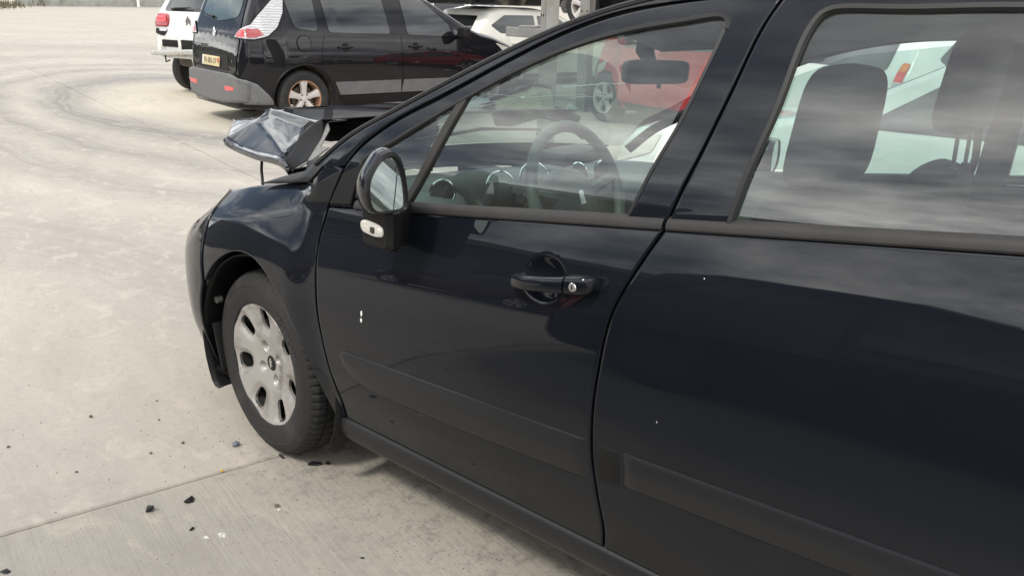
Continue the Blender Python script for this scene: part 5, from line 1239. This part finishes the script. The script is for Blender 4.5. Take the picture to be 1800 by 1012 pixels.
# ---------------------------------------------------------------- black people carrier on the left
def people_carrier():
    top = [(-.83, .42), (-.82, .62), (-.79, .84), (-.735, 1.02), (-.64, 1.20), (-.52, 1.42), (-.44, 1.54), (-.30, 1.60), (.2, 1.645), (1.0, 1.645), (1.5, 1.58), (1.85, 1.46), (2.45, 1.13), (2.62, 1.06), (2.85, 1.01), (3.20, .90), (3.42, .75), (3.49, .58), (3.51, .42)]
    w = [(-.83, .68), (-.80, .755), (-.70, .83), (-.5, .895), (-.2, .925), (.5, .915), (2.2, .915), (2.9, .90), (3.2, .82), (3.42, .66), (3.51, .50)]
    K = lambda L_: [((x if x > -.4 else -.4 + (x + .4) * .76), v) for x, v in L_]
    top = K(top); w = K(w)
    s = Shell(top, w, [(-.83, 1.04), (0, 1.03), (2.4, .965), (3.5, .80)], bot=.21, tum=.24, side=(.95, .965, .985, 1.0, .955), side_t=(0, .15, .42, .62, 1.0))
    s.build(-.7268, 3.51, 130); bv = s.bvh()
    me = s.cut_wheels([(0, .325, .375, .50, 1.3), (0, .325, .375, -1.3, -.50), (2.70, .325, .365, .5, 1.3), (2.70, .325, .365, -1.3, -.5)], (PBLACK, WELL))
    t = Thing('people_carrier', 'black people carrier with a dusty grey rear bumper and tall white tail lamp', 'car', loc=(7.12, -4.02, 0), rz=-1.742)
    t.addm('body', me)
    for sd in 'RL':
        s_ = -1 if sd == 'R' else 1
        arch = [(.42 * math.cos(a), .325 + .42 * math.sin(a)) for a in np.linspace(R(58), R(4), 9)]
        rd = t.add('rear_door', *decal(bv, arch + [(.50, .335), (1.335, .335), (1.335, 1.02), (1.30, 1.04), (.30, 1.05), (.245, .90)], sd, .006, .09), PBLACK)
        fd = t.add('front_door', *decal(bv, [(1.352, .335), (2.28, .335), (2.34, .62), (2.36, .97), (2.33, .985), (1.352, 1.02)], sd, .006, .09), PBLACK)
        for x0, x1, par, sx in ((.50, 1.325, rd, .06), (1.362, 2.28, fd, .0)):
            t.add('door_trim', *decal(bv, [(x0 - .03, .345), (x1, .345), (x1, .50), (x0 + sx * 0 - .10 if x0 < 1 else x0, .50)], sd, .014, .12), GREYPL, sub=par)
        t.add('side_window', *decal(bv, round_poly([(.36, 1.065), (1.20, 1.045), (1.13, 1.535), (.62, 1.55), (.30, 1.50)], .04), sd, .006, .07), DG, sub=rd)
        t.add('side_window', *decal(bv, round_poly([(1.45, 1.04), (2.14, 1.01), (2.10, 1.16), (1.72, 1.46), (1.40, 1.535)], .04), sd, .006, .07), DG, sub=fd)
        t.add('quarter_window', *decal(bv, round_poly([(2.18, 1.01), (2.36, 1.0), (2.16, 1.12)], .02), sd, .006, .05), DG, sub=fd)
        t.add('quarter_window', *decal(bv, round_poly([(-.08, 1.11), (.22, 1.075), (.20, 1.50), (-.16, 1.48)], .07), sd, .006, .05), DG)
        for x0, par in ((.46, rd), (1.46, fd)):
            hy = bv.ray_cast(Vector((x0 + .09, 4 * s_, .90)), Vector((0, -s_, 0)))[0].y
            t.add('door_handle', *box((x0 + .09, hy + s_ * .022, .90), (.20, .025, .026), bev=.009), PBLACK, sub=par)
            t.add('handle_recess', *decal(bv, circle_poly(x0 + .09, .895, .052, 16), sd, .0085, .04), VOID, sub=par)
        t.add('sill', *decal(bv, [(.46, .225), (2.28, .225), (2.28, .33), (.46, .33)], sd, .010, .15), BLACK_PL)
        # lip of the arch
        P = []
        for a in np.linspace(R(-8), R(172), 30):
            x, z = .385 * math.cos(a), .325 + .385 * math.sin(a); h = bv.ray_cast(Vector((x, 4 * s_, z)), Vector((0, -s_, 0)))[0]
            if h is None: h = Vector((x, s_ * .9, z))
            P.append((x, h.y + s_ * .004, z))
        t.add('arch_lip', *tube(P, .013, 6), BLACK_PL)
        m = t.add('door_mirror', *rounded_box((2.20, s_ * 1.04, 1.07), (.11, .19, .15), .5), BLACK_PL); t.add('mirror_arm', *tube([(2.24, s_ * .88, 1.02), (2.21, s_ * 1.0, 1.05)], [.03, .04], 8), BLACK_PL, sub=m)
        # tall lamp on the tail corner
        lo = [(-.235, 1.004), (-.141, 1.087), (-.011, 1.14), (.056, 1.25), (.160, 1.43), (.185, 1.50), (.235, 1.49), (.255, 1.27), (.225, 1.12), (.154, 1.025), (.039, .99)]
        dg_ = 'D' if sd == 'R' else 'E'
        lamp = t.add('tail_lamp', *decal(bv, round_poly(lo, .02), dg_, .020, .035), WLENS)
        t.add('lamp_edge', *decal(bv, round_poly([(x + (.012 if x > .1 else -.012), z + (.012 if z > 1.2 else -.014)) for x, z in lo], .02), dg_, .013, .035), BLACK_PL, sub=lamp)
        t.add('brake_lens', *decal(bv, round_poly([(-.205, 1.012), (-.135, 1.075), (-.062, 1.098), (-.058, 1.008), (.0, 1.0)][:4], .01), dg_, .026, .03), REDBRIGHT, sub=lamp)
        t.add('brake_lens', *decal(bv, round_poly([(-.048, 1.10), (.068, 1.10), (.118, 1.04), (.045, 1.006), (-.045, 1.008)], .01), dg_, .026, .03), REDLENS, sub=lamp)
        y0, y1 = .50 * s_, .74 * s_
        t.add('reflector', *decal(bv, round_poly([(.44 * s_, .405), (.68 * s_, .42), (.68 * s_, .46), (.44 * s_, .46)], .01), 'B', .052, .05), REDBRIGHT)
        t.add('headlamp', *decal(bv, round_poly([(2.86, .93), (3.12, .865), (3.36, .72), (3.34, .66), (3.05, .78)], .03), sd, .010, .06), CLEARPL)
    V, F = decal(bv, circle_poly(.02, .945, .085), 'R', .010, .05); t.add('fuel_flap', V, F, PBLACK)
    P = [];
    for k in range(28):
        a = 2 * math.pi * k / 28; h = bv.ray_cast(Vector((.02 + .09 * math.cos(a), -4, .945 + .09 * math.sin(a))), Vector((0, 1, 0)))[0]; P.append(h + Vector((0, -.004, 0)))
    t.add('flap_gap', *tube(P, .006, 5, closed=True), VOID)
    # tailgate: window, wiper, badge, plate recess and plate
    tg = t.add('tailgate', *decal(bv, round_poly([(-.66, .60), (.66, .60), (.70, .94), (.62, 1.25), (.58, 1.53), (-.58, 1.53), (-.62, 1.25), (-.70, .94)], .06), 'B', .008, .09), PBLACK)
    t.add('rear_window', *decal(bv, round_poly([(-.55, 1.215), (-.10, 1.165), (.10, 1.165), (.55, 1.215), (.52, 1.50), (-.52, 1.50)], .09), 'B', .013, .07), DG_REFL, sub=tg)
    rc = bv.ray_cast(Vector((-4, .10, 1.20)), Vector((1, 0, 0)))[0]
    t.add('wiper', *join(tube([rc + Vector((-.02, .22, .02)), rc + Vector((-.03, .02, .0))], [.012, .02], 6), tube([rc + Vector((-.035, .42, .06)), rc + Vector((-.03, .10, .0))], .008, 6)), BLACK_PL, sub=tg)
    pr = t.add('plate_recess', *decal(bv, round_poly([(-.46, .62), (.44, .62), (.46, .80), (-.44, .80)], .03), 'B', .012, .08), BLACK_PL, sub=tg)
    px_ = bv.ray_cast(Vector((-4, 0, .71)), Vector((1, 0, 0)))[0].x - .022
    t.add('number_plate', *box((px_, .03, .71), (.012, .52, .115), Matrix.Rotation(.12, 3, 'Y'), .003), PLATEY, sub=tg)
    MB_ = Matrix.Translation((px_ - .008, .04, .71)) @ Matrix.Rotation(.12, 4, 'Y') @ frame((0, 0, 0), (0, -1, 0), (0, 0, 1))
    t.add('plate_characters', *xform(text_mesh('91-302-CP', .088, .0012), MB_), INK, sub=tg, smooth=False)
    t.add('plate_block', *box((px_ - .008, -.205, .727), (.004, .042, .05), Matrix.Rotation(.12, 3, 'Y')), PLRED, sub=tg)
    t.add('plate_block', *box((px_ - .006, .272, .71), (.004, .034, .11), Matrix.Rotation(.12, 3, 'Y')), PLATEW, sub=tg)
    bx = bv.ray_cast(Vector((-4, .0, 1.03)), Vector((1, 0, 0)))[0].x - .018
    dm = lambda f: [(0, .062 * f), (.034 * f, 0), (0, -.062 * f), (-.034 * f, 0)]
    V = [(bx, y, 1.035 + z) for y, z in dm(1)] + [(bx - .012, y, 1.035 + z) for y, z in dm(.8)] + [(bx - .004, y, 1.035 + z) for y, z in dm(.35)]
    t.add('badge', V, grid_faces(3, 4, wrap_v=True), CHROME, sub=tg, smooth=False)
    sx = bv.ray_cast(Vector((-4, .3, .875)), Vector((1, 0, 0)))[0].x - .014
    t.add('badge_letters', *xform(text_mesh('SCENIC', .062, .003, bold=True), Matrix.Translation((sx, .28, .87)) @ frame((0, 0, 0), (0, -1, 0), (0.1, 0, 1))), CHROME, sub=tg, smooth=False)
    t.add('side_badge', *xform(text_mesh('16', .05, .003, bold=True), Matrix.Translation((sx - .005, -.56, .735)) @ frame((0, 0, 0), (0.12, -1, 0), (0.1, 0, 1))), CHROME, sub=tg, smooth=False)
    # bumper: a deep grey apron over the shell
    bp = decal(bv, round_poly([(-.80, .30), (-.4, .26), (.4, .26), (.80, .30), (.82, .54), (.60, .60), (-.60, .60), (-.82, .54)], .04), 'B', .05, .06); t.add('rear_bumper', *bp, GREYPL, solid=.03)
    for sd in 'RL': t.add('rear_bumper_side', *decal(bv, round_poly([(-.69, .28), (-.39, .27), (-.405, .33), (-.46, .40), (-.55, .50), (-.68, .56)], .02), sd, .045, .06), GREYPL, solid=.03)
    t.add('windscreen', *decal(bv, round_poly([(-.68, 1.13), (.68, 1.13), (.58, 1.50), (-.58, 1.50)], .05), 'F', .005, .08), DG)
    t.add('bonnet_panel', *decal(bv, round_poly([(2.60, -.62), (3.30, -.50), (3.36, 0), (3.30, .50), (2.60, .62)], .05), 'T', .006, .1), PBLACK)
    t.add('roof_bar', *tube([(-.2, -.63, 1.655), (.5, -.645, 1.69), (1.3, -.63, 1.66)], .016, 6), BLACK_PL)
    # faint scuffs in the doors, bright where the metal is bare
    for x, z, L_, sl in ((1.50, .70, .10, .1), (1.95, .60, .16, -.06), (2.15, .64, .11, .08), (1.98, .83, .10, -.1)):
        pts = [(x + L_ * q, z + sl * L_ * q) for q in (0, .5, 1)]; t.add('scratch', *decal(bv, pts + [(a, b + .003 * (1 - abs(a - x - L_ / 2) / L_ * 2) + .0008) for a, b in pts[::-1]], 'R', .0075, .08), GREYPL)
    for (x, s_) in ((0, -1), (0, 1), (2.70, -1), (2.70, 1)): bg_wheel(t, (x, s_ * .90, .322), s_, r=.322, rim=.208, rimcol=RUST if x == 0 else None)
    s._bm.free(); return t
people_carrier()

# ---------------------------------------------------------------- white hatchback without its rear bumper
def white_hatch():
    top = [(-.62, .50), (-.60, .70), (-.56, .92), (-.50, 1.02), (-.33, 1.28), (-.22, 1.42), (.1, 1.47), (1.0, 1.48), (1.5, 1.40), (2.1, 1.05), (2.4, .98), (3.0, .86), (3.3, .66), (3.33, .45)]
    w = [(-.62, .66), (-.58, .76), (-.45, .83), (-.1, .865), (2.4, .865), (3.0, .75), (3.33, .5)]
    s = Shell(top, w, [(-.62, .97), (0, .96), (2.4, .90), (3.3, .78)], bot=.36, tum=.26); s.build(-.62, 3.33, 100); bv = s.bvh()
    me = s.cut_wheels([(0, .31, .35, .5, 1.2), (0, .31, .35, -1.2, -.5), (2.5, .31, .35, .5, 1.2), (2.5, .31, .35, -1.2, -.5)], (PWHITE, WELL))
    t = Thing('white_hatchback', 'white hatchback missing its rear bumper with the metal crash beam bare', 'car', loc=(9.906, -5.058, .17), rz=R(-80))
    t.addm('body', me)
    tg = t.add('tailgate', *decal(bv, round_poly([(-.60, .64), (-.45, .60), (.45, .60), (.60, .64), (.66, .85), (.58, 1.20), (.52, 1.40), (-.52, 1.40), (-.58, 1.20), (-.66, .85)], .06), 'B', .012, .08), PWHITE)
    t.add('rear_window', *decal(bv, round_poly([(-.60, 1.02), (.60, 1.02), (.54, 1.38), (-.54, 1.38)], .05), 'B', .018, .07), DG, sub=tg)
    t.add('spoiler', *box((-.28, 0, 1.44), (.22, 1.05, .035), Matrix.Rotation(.1, 3, 'Y'), .012), GLOSSBLK, sub=tg)
    rc = bv.ray_cast(Vector((-4, .3, 1.05)), Vector((1, 0, 0)))[0]; t.add('wiper', *join(tube([rc + Vector((-.03, .12, .0)), rc + Vector((-.04, -.22, .02))], [.018, .008], 6), tube([rc + Vector((-.04, .05, .02)), rc + Vector((-.04, -.3, .03))], .008, 6)), BLACK_PL, sub=tg)
    # double chevron badge and model lettering
    bx = bv.ray_cast(Vector((-4, 0, .90)), Vector((1, 0, 0)))[0].x - .026
    for dz in (.035, -.01):
        V = []
        for y, z in ((-.05, -.035), (0, .03), (.05, -.035), (.05, -.06), (0, .0), (-.05, -.06)): V += [(bx, y, .90 + dz + z), (bx - .012, y, .90 + dz + z)]
        F = [(i * 2, ((i + 1) % 6) * 2, ((i + 1) % 6) * 2 + 1, i * 2 + 1) for i in range(6)] + [(1, 3, 9, 11), (3, 5, 7, 9)]
        t.add('badge_chevron', V, F, STEEL, sub=tg, smooth=False)
    t.add('badge_letters', *xform(text_mesh('CITROEN', .030, .002, bold=True), Matrix.Translation((bx - .002, 0, .80)) @ frame((0, 0, 0), (0, -1, 0), (0.1, 0, 1))), STEEL, sub=tg, smooth=False)
    t.add('badge_letters', *xform(text_mesh('C3', .045, .002, bold=True), Matrix.Translation((bx + .006, -.36, .815)) @ frame((0, 0, 0), (0, -1, 0), (0.1, 0, 1))), STEEL, sub=tg, smooth=False)
    for s_ in (1, -1):
        l = t.add('tail_lamp', *decal(bv, round_poly([(.42 * s_, .93), (.46 * s_, .985), (.66 * s_, .985), (.735 * s_, .93), (.735 * s_, .80), (.44 * s_, .80)], .05), 'B', .030, .04), REDLENS, solid=.02)
        t.add('lamp_ring', *decal(bv, round_poly([(.46 * s_, .90), (.50 * s_, .955), (.64 * s_, .955), (.69 * s_, .92), (.69 * s_, .865), (.48 * s_, .865)], .03), 'B', .040, .04), REDBRIGHT, sub=l)
        t.add('reverse_lens', *decal(bv, round_poly([(.45 * s_, .785), (.62 * s_, .785), (.62 * s_, .735), (.46 * s_, .735)], .015), 'B', .034, .04), WLENS, sub=l)
        t.add('lamp_socket', *decal(bv, round_poly([(.46 * s_, .74), (.72 * s_, .78), (.72 * s_, .70), (.52 * s_, .67)], .02), 'B', .024, .04), BLACK_PL, sub=l)
        for sd in ('L' if s_ > 0 else 'R'): t.add('tail_lamp', *decal(bv, round_poly([(-.58, .78), (-.42, .80), (-.36, .97), (-.54, .98)], .04), sd, .02, .04), REDLENS)
        sd = 'L' if s_ > 0 else 'R'
        t.add('side_window', *decal(bv, round_poly([(-.12, 1.0), (.95, .98), (.95, 1.36), (.10, 1.36)], .04), sd, .006, .08), DG)
        t.add('side_window', *decal(bv, round_poly([(1.02, .98), (2.0, .96), (1.5, 1.31), (1.02, 1.36)], .04), sd, .006, .08), DG)
    # exposed rear panel
    t.add('rear_panel', *box((-.60, 0, .52), (.05, 1.30, .28), bev=.02), PRIMER)
    t.add('panel_opening', *box((-.632, .40, .57), (.02, .34, .10), bev=.01), VOID)
    t.add('panel_opening', *box((-.632, .02, .55), (.02, .26, .16), bev=.01), VOID)
    t.add('vent_flap', *box((-.634, -.42, .53), (.03, .11, .17), bev=.012), BLACK_PL)
    t.add('crash_beam', *box((-.70, .22, .45), (.09, 1.0, .075), Matrix.Rotation(-.06, 3, 'X'), .02), BARM)
    t.add('crash_beam', *box((-.68, -.44, .40), (.08, .40, .11), Matrix.Rotation(.28, 3, 'X'), .02), BARM, label='bent end of the bare crash beam')
    for k in range(5): t.add('bent_bracket', *box((-.67 + RNG.uniform(-.02, .02), -.12 - .10 * k, .42 + RNG.uniform(-.05, .05)), (.06, .05, .16), Matrix.Rotation(RNG.uniform(-.4, .4), 3, 'X'), .01), BARM if k % 2 else PRIMER)
    t.add('arch_stub', *box((-.50, -.66, .42), (.22, .16, .42), Matrix.Rotation(.2, 3, 'Y'), .05), PRIMER)
    t.add('exhaust_box', *rounded_box((-.40, .1, .32), (.30, .6, .18), .5), DISC)
    t.add('rear_axle', *tube([(0, -.72, .16), (0, .72, .16)], .045, 10), DISC)
    t.add('hanging_cable', *tube([(-.66, .5, .42), (-.68, .46, .30), (-.66, .40, .33)], .012, 5), BLACK_PL)
    for (x, s_) in ((0, -1), (0, 1), (2.5, -1), (2.5, 1)): bg_wheel(t, (x, s_ * .82, .155), s_, r=.325, rim=.20, style='spoke')
    s._bm.free(); return t
white_hatch()
# ---------------------------------------------------------------- the row behind: rack, wrecks, neighbours
simple_car('offwhite_hatchback', 'off-white hatchback with black side windows parked behind the steel post', (8.9, -9.7), R(-100), PCREAM, z=-.08, L=4.1, H=1.42, tail=[(-.70, .74), (-.58, .74), (-.55, .92), (-.64, .92)])
simple_car('red_hatchback', 'red hatchback facing left behind the windscreen of the dark blue car', (2.03, -7.39), R(-15), PRED, z=.0, L=3.3, wheels=True)
simple_car('silver_hatchback', 'silver hatchback with alloy wheels seen left of the near headrest', (2.0, -13.6), R(10), PSILV, z=.0, L=4.0)
simple_car('white_city_car', 'small white car with upright red and orange tail lamp between the headrests', (.18, -5.70), R(-120), PWHITE, z=0, L=3.3, H=1.50, tall_lamp=True, tail=[(-.66, .86), (-.61, .86), (-.55, 1.10), (-.60, 1.10)])
simple_car('pale_estate_car', 'pale white car parked alongside beyond the front seats', (-2.4, -3.45), R(0), PWHITE, z=-.12, L=4.3, H=1.46)
simple_car('grey_wreck', 'silver wreck high behind the bonnet of the black people carrier', (14.0, -13.0), R(200), PSILV, z=.2, L=4.1)
simple_car('crimson_wreck', 'red car half hidden behind the steel post', (8.2, -12.9), R(-95), PRED, z=-.1, L=3.9)
simple_car('stacked_black_car', 'black car stacked on the roof of the off-white hatchback', (8.9, -9.75), R(-99), PBLACK, z=1.20, L=4.0, wheels=False)
simple_car('racked_black_car', 'black car up on the rack above the red car', (3.0, -8.75), R(-4), PBLACK, z=1.13, L=3.7)
# seen only in the paint and the mirror of the dark blue car
simple_car('black_hatchback', 'black hatchback parked close behind the photographer with its tail to the front door', (-.47, 3.56), R(180), PBLACK, z=0, L=4.0, rimmat=DISC)
simple_car('maroon_hatchback', 'dark maroon hatchback farther off behind the black hatchback', (3.6, 7.6), R(8), PDKRED, z=0, L=4.1)
RACKM = simple('galvanised_rack_steel', (0.27, 0.27, 0.26), 0.6, 0.3, var=.15, scale=3, dirt=(.24, .20, .15), dirt_scale=2.5)
def channel_post(t, x, y, h, name='rack_post'):
    c = join(box((x, y, h / 2), (.17, .012, h)), box((x - .079, y - .06, h / 2), (.012, .12, h)), box((x + .079, y - .06, h / 2), (.012, .12, h)))
    pp = t.add(name, *c, RACKM, smooth=False)
    for k in range(int(h / .17) - 2):
        for d in (-.05, .05): V, F = lathe([(.001, .010), (.011, .008), (.012, .0)], 8, 'y', (x + d, y + .004, .35 + k * .17)); t.add('bolt_head', V, F, VOID, sub=pp)
sp = Thing('steel_post', 'grey galvanised steel post with bolt rows left of the windscreen pillar', 'post', loc=(2.55, -3.70, 0), rz=R(-40))
channel_post(sp, 0, 0, 2.3, 'shaft'); sp.add('foot_plate', *box((0, -.05, .01), (.36, .36, .02), bev=.003), RACKM, smooth=False)
rk = Thing('car_rack', 'galvanised steel rack carrying the black car', 'rack', loc=(3.0, -8.75, 0), rz=R(-4))
for x in (-1.2, 2.0):
    for y in (1.15, -1.15): channel_post(rk, x, y, 2.0)
for y in (1.0, -1.0): rk.add('rack_beam', *box((1.2, y, 1.03), (4.9, .10, .14), bev=.01), RACKM, smooth=False)
for k in range(6): rk.add('deck_plate', *box((-.8 + k * .8, 0, 1.115), (.35, 2.1, .03), bev=.01), RACKM, smooth=False)

# excavators with raised grab arms beyond the reflected cars
MACH = simple('machine_paint_dark', (0.045, 0.04, 0.03), 0.6)
def excavator(x, y, rz, label, lift):
    t = Thing('excavator', label, 'excavator', loc=(x, y, 0), rz=rz, group='grab excavators across the yard')
    for s_ in (1, -1): t.add('track', *rounded_box((0, s_ * 1.0, .45), (3.4, .55, .9), .5), RUBBER)
    t.add('house', *box((-.3, 0, 1.55), (2.6, 2.2, 1.1), bev=.1), MACH); cb = t.add('cab', *box((.6, .6, 2.2), (1.3, 1.0, 1.7), bev=.08), MACH)
    t.add('cab_window', *box((.75, .6, 2.5), (1.1, 1.04, .8), bev=.02), DG, sub=cb)
    t.add('boom', *tube([(.6, -.3, 1.8), (2.2, -.3, 4.0 + lift), (4.2, -.3, 4.6 + lift)], [.28, .30, .20], 6), MACH)
    t.add('arm', *tube([(4.2, -.3, 4.6 + lift), (5.6, -.3, 3.3 + lift)], [.2, .15], 6), MACH)
    t.add('grab', *join(*[tube([(5.6, -.3, 3.2 + lift), (5.6 + .5 * math.cos(a), -.3 + .5 * math.sin(a), 2.7 + lift), (5.6 + .2 * math.cos(a), -.3 + .2 * math.sin(a), 2.1 + lift)], [.1, .12, .03], 5) for a in (0, 1.57, 3.14, 4.71)]), MACH)
excavator(4.0, 22.0, R(178), 'dark excavator with the higher raised grab arm across the yard', .6)
excavator(-3.0, 21.0, R(182), 'dark excavator with the lower grab arm across the yard', -.3)

# ---------------------------------------------------------------- litter on the concrete
STONEM = simple('blue_grey_stone', (0.16, 0.18, 0.21), 0.8, var=.3, scale=40); STONEB = simple('brown_pebble', (0.17, 0.145, 0.115), 0.85, var=.3, scale=40); SCRAP = simple('black_scrap_plastic', (0.014, 0.014, 0.015), 0.45)
YEL = simple('yellow_plastic', (0.6, 0.36, 0.03), 0.5); CHALK = simple('white_filler_crumbs', (0.62, 0.61, 0.56), 0.9)
def stone(name, label, cat, x, y, sx, sy, sz, mat, group=None, part='lump', seed=0, flat=False):
    rng = np.random.default_rng(seed); bm = bmesh.new(); bmesh.ops.create_icosphere(bm, subdivisions=1 if mat is SCRAP else 2, radius=1)
    for v in bm.verts:
        k = 1 + (.75 if mat is SCRAP else .35) * mnoise.noise(v.co * 1.7 + Vector((seed * 3.1, 0, 0))) + .12 * mnoise.noise(v.co * 5 + Vector((seed, 9, 0)))
        v.co = Vector((v.co.x * sx * k, v.co.y * sy * k, (v.co.z * .9 + .75) * sz * (k if not flat else .8)))
    a = rng.uniform(0, 3.1); bmesh.ops.rotate(bm, verts=bm.verts, cent=(0, 0, 0), matrix=Matrix.Rotation(a, 3, 'Z'))
    me = bpy.data.meshes.new(name); bm.to_mesh(me); bm.free(); me.materials.append(mat)
    if flat is False and sx > .006: me.polygons.foreach_set('use_smooth', [False] * len(me.polygons))
    o = link(name, me); o.location = (x, y, 0); tag(o, label, cat, group); return o
stone('stone', 'blue-grey stone lying just left of the front tyre', 'stone', .106, .933, .015, .012, .010, STONEM, seed=1)
stone('plastic_scrap', 'long black plastic scrap on the slab just behind the front tyre', 'scrap', -.195, .827, .026, .010, .006, SCRAP, seed=2)
stone('plastic_scrap', 'small black crumb right of the long black scrap', 'scrap', -.222, .792, .012, .008, .006, SCRAP, seed=3)
stone('plastic_scrap', 'thin black sliver on the slab joint below the front tyre', 'scrap', -.072, .871, .026, .006, .005, SCRAP, seed=4)
stone('plastic_scrap', 'rounded black lump at the lower left of the slab', 'scrap', -.054, 1.329, .017, .013, .012, SCRAP, seed=5)
stone('plastic_scrap', 'jagged black lump right of the rounded black lump', 'scrap', -.099, 1.223, .018, .012, .010, SCRAP, seed=6)
stone('plastic_scrap', 'small dark flake below the jagged black lump', 'scrap', -.237, 1.294, .008, .005, .004, SCRAP, seed=7)
stone('stone', 'small dark pebble on the broomed slab by a pale crumb', 'stone', -.313, 1.055, .008, .007, .006, STONEB, seed=8)
stone('filler_crumb', 'pale crumb touching the dark pebble on the broomed slab', 'crumb', -.335, 1.063, .007, .005, .003, CHALK, seed=9)
stone('plastic_chip', 'tiny yellow plastic chip on the slab joint', 'chip', -.01, 1.058, .006, .005, .003, YEL, seed=10)
stone('plastic_scrap', 'flat black scrap at the bottom left corner of the slab', 'scrap', -.055, 1.729, .022, .012, .004, SCRAP, seed=11)
stone('plastic_scrap', 'small black flake on the slab at the bottom near the sill', 'scrap', -.701, 1.044, .008, .004, .003, SCRAP, seed=12)
for k, (x, y, s_, lab) in enumerate([(.667, 1.178, .007, 'brown pebble alone left of the wheel on the smooth slab'), (.251, 1.05, .006, 'brown pebble left of the blue-grey stone'), (.263, 1.159, .005, 'smaller brown pebble farther left of the blue-grey stone'), (.645, 1.466, .006, 'dark pebble at the left edge of the picture'), (.47, 1.02, .004, 'tiny pebble in front of the front bumper corner'), (.62, .95, .004, 'tiny pebble farthest toward the bumper corner'), (.32, 1.38, .0045, 'tiny pebble near the left end of the slab joint')]):
    stone('pebble', lab, 'pebble', x, y, s_, s_ * .85, s_ * .8, STONEB, 'pebbles on the smooth slab', seed=20 + k)
V = []; F = []
for k in range(2600):
    if k < 1300: x, y = RNG.uniform(-1.3, -.26), RNG.uniform(.5, 1.75)
    else: x, y = RNG.uniform(-.24, 3.5), RNG.uniform(-.3, 2.0)
    if k % 3 == 0: x, y = RNG.normal(-.6, .5), RNG.normal(.86, .10)
    s_ = RNG.uniform(.0008, .0032); o = len(V); a = RNG.uniform(0, 6.3)
    V += [(x + s_ * math.cos(a + q), y + s_ * math.sin(a + q), 0.0005) for q in (0, 2.1, 4.2)] + [(x, y, s_ * 1.2)]; F += [(o, o + 1, o + 3), (o + 1, o + 2, o + 3), (o + 2, o, o + 3)]
tag(link('grit', new_mesh('grit', V, F, STONEB, smooth=False)), 'fine dark grit scattered over the concrete by the car', 'grit', kind='stuff')
# white filler dust smeared on the slab
for k, (x, y, r_, lab) in enumerate([(-.322, 1.249, .022, 'larger white filler smear on the broomed slab'), (-.30, 1.285, .016, 'smaller white filler smear left of the larger one')]):
    V = [(x, y, .0012)]
    for q in range(18): a = q * .349; rr = r_ * (.6 + .5 * abs(math.sin(q * 2.3 + k))); V.append((x + rr * 1.3 * math.cos(a), y + rr * .7 * math.sin(a), .0006))
    tag(link('filler_smear', new_mesh('filler_smear', V, [(0, 1 + q, 1 + (q + 1) % 18) for q in range(18)], CHALK, smooth=False)), lab, 'smear')
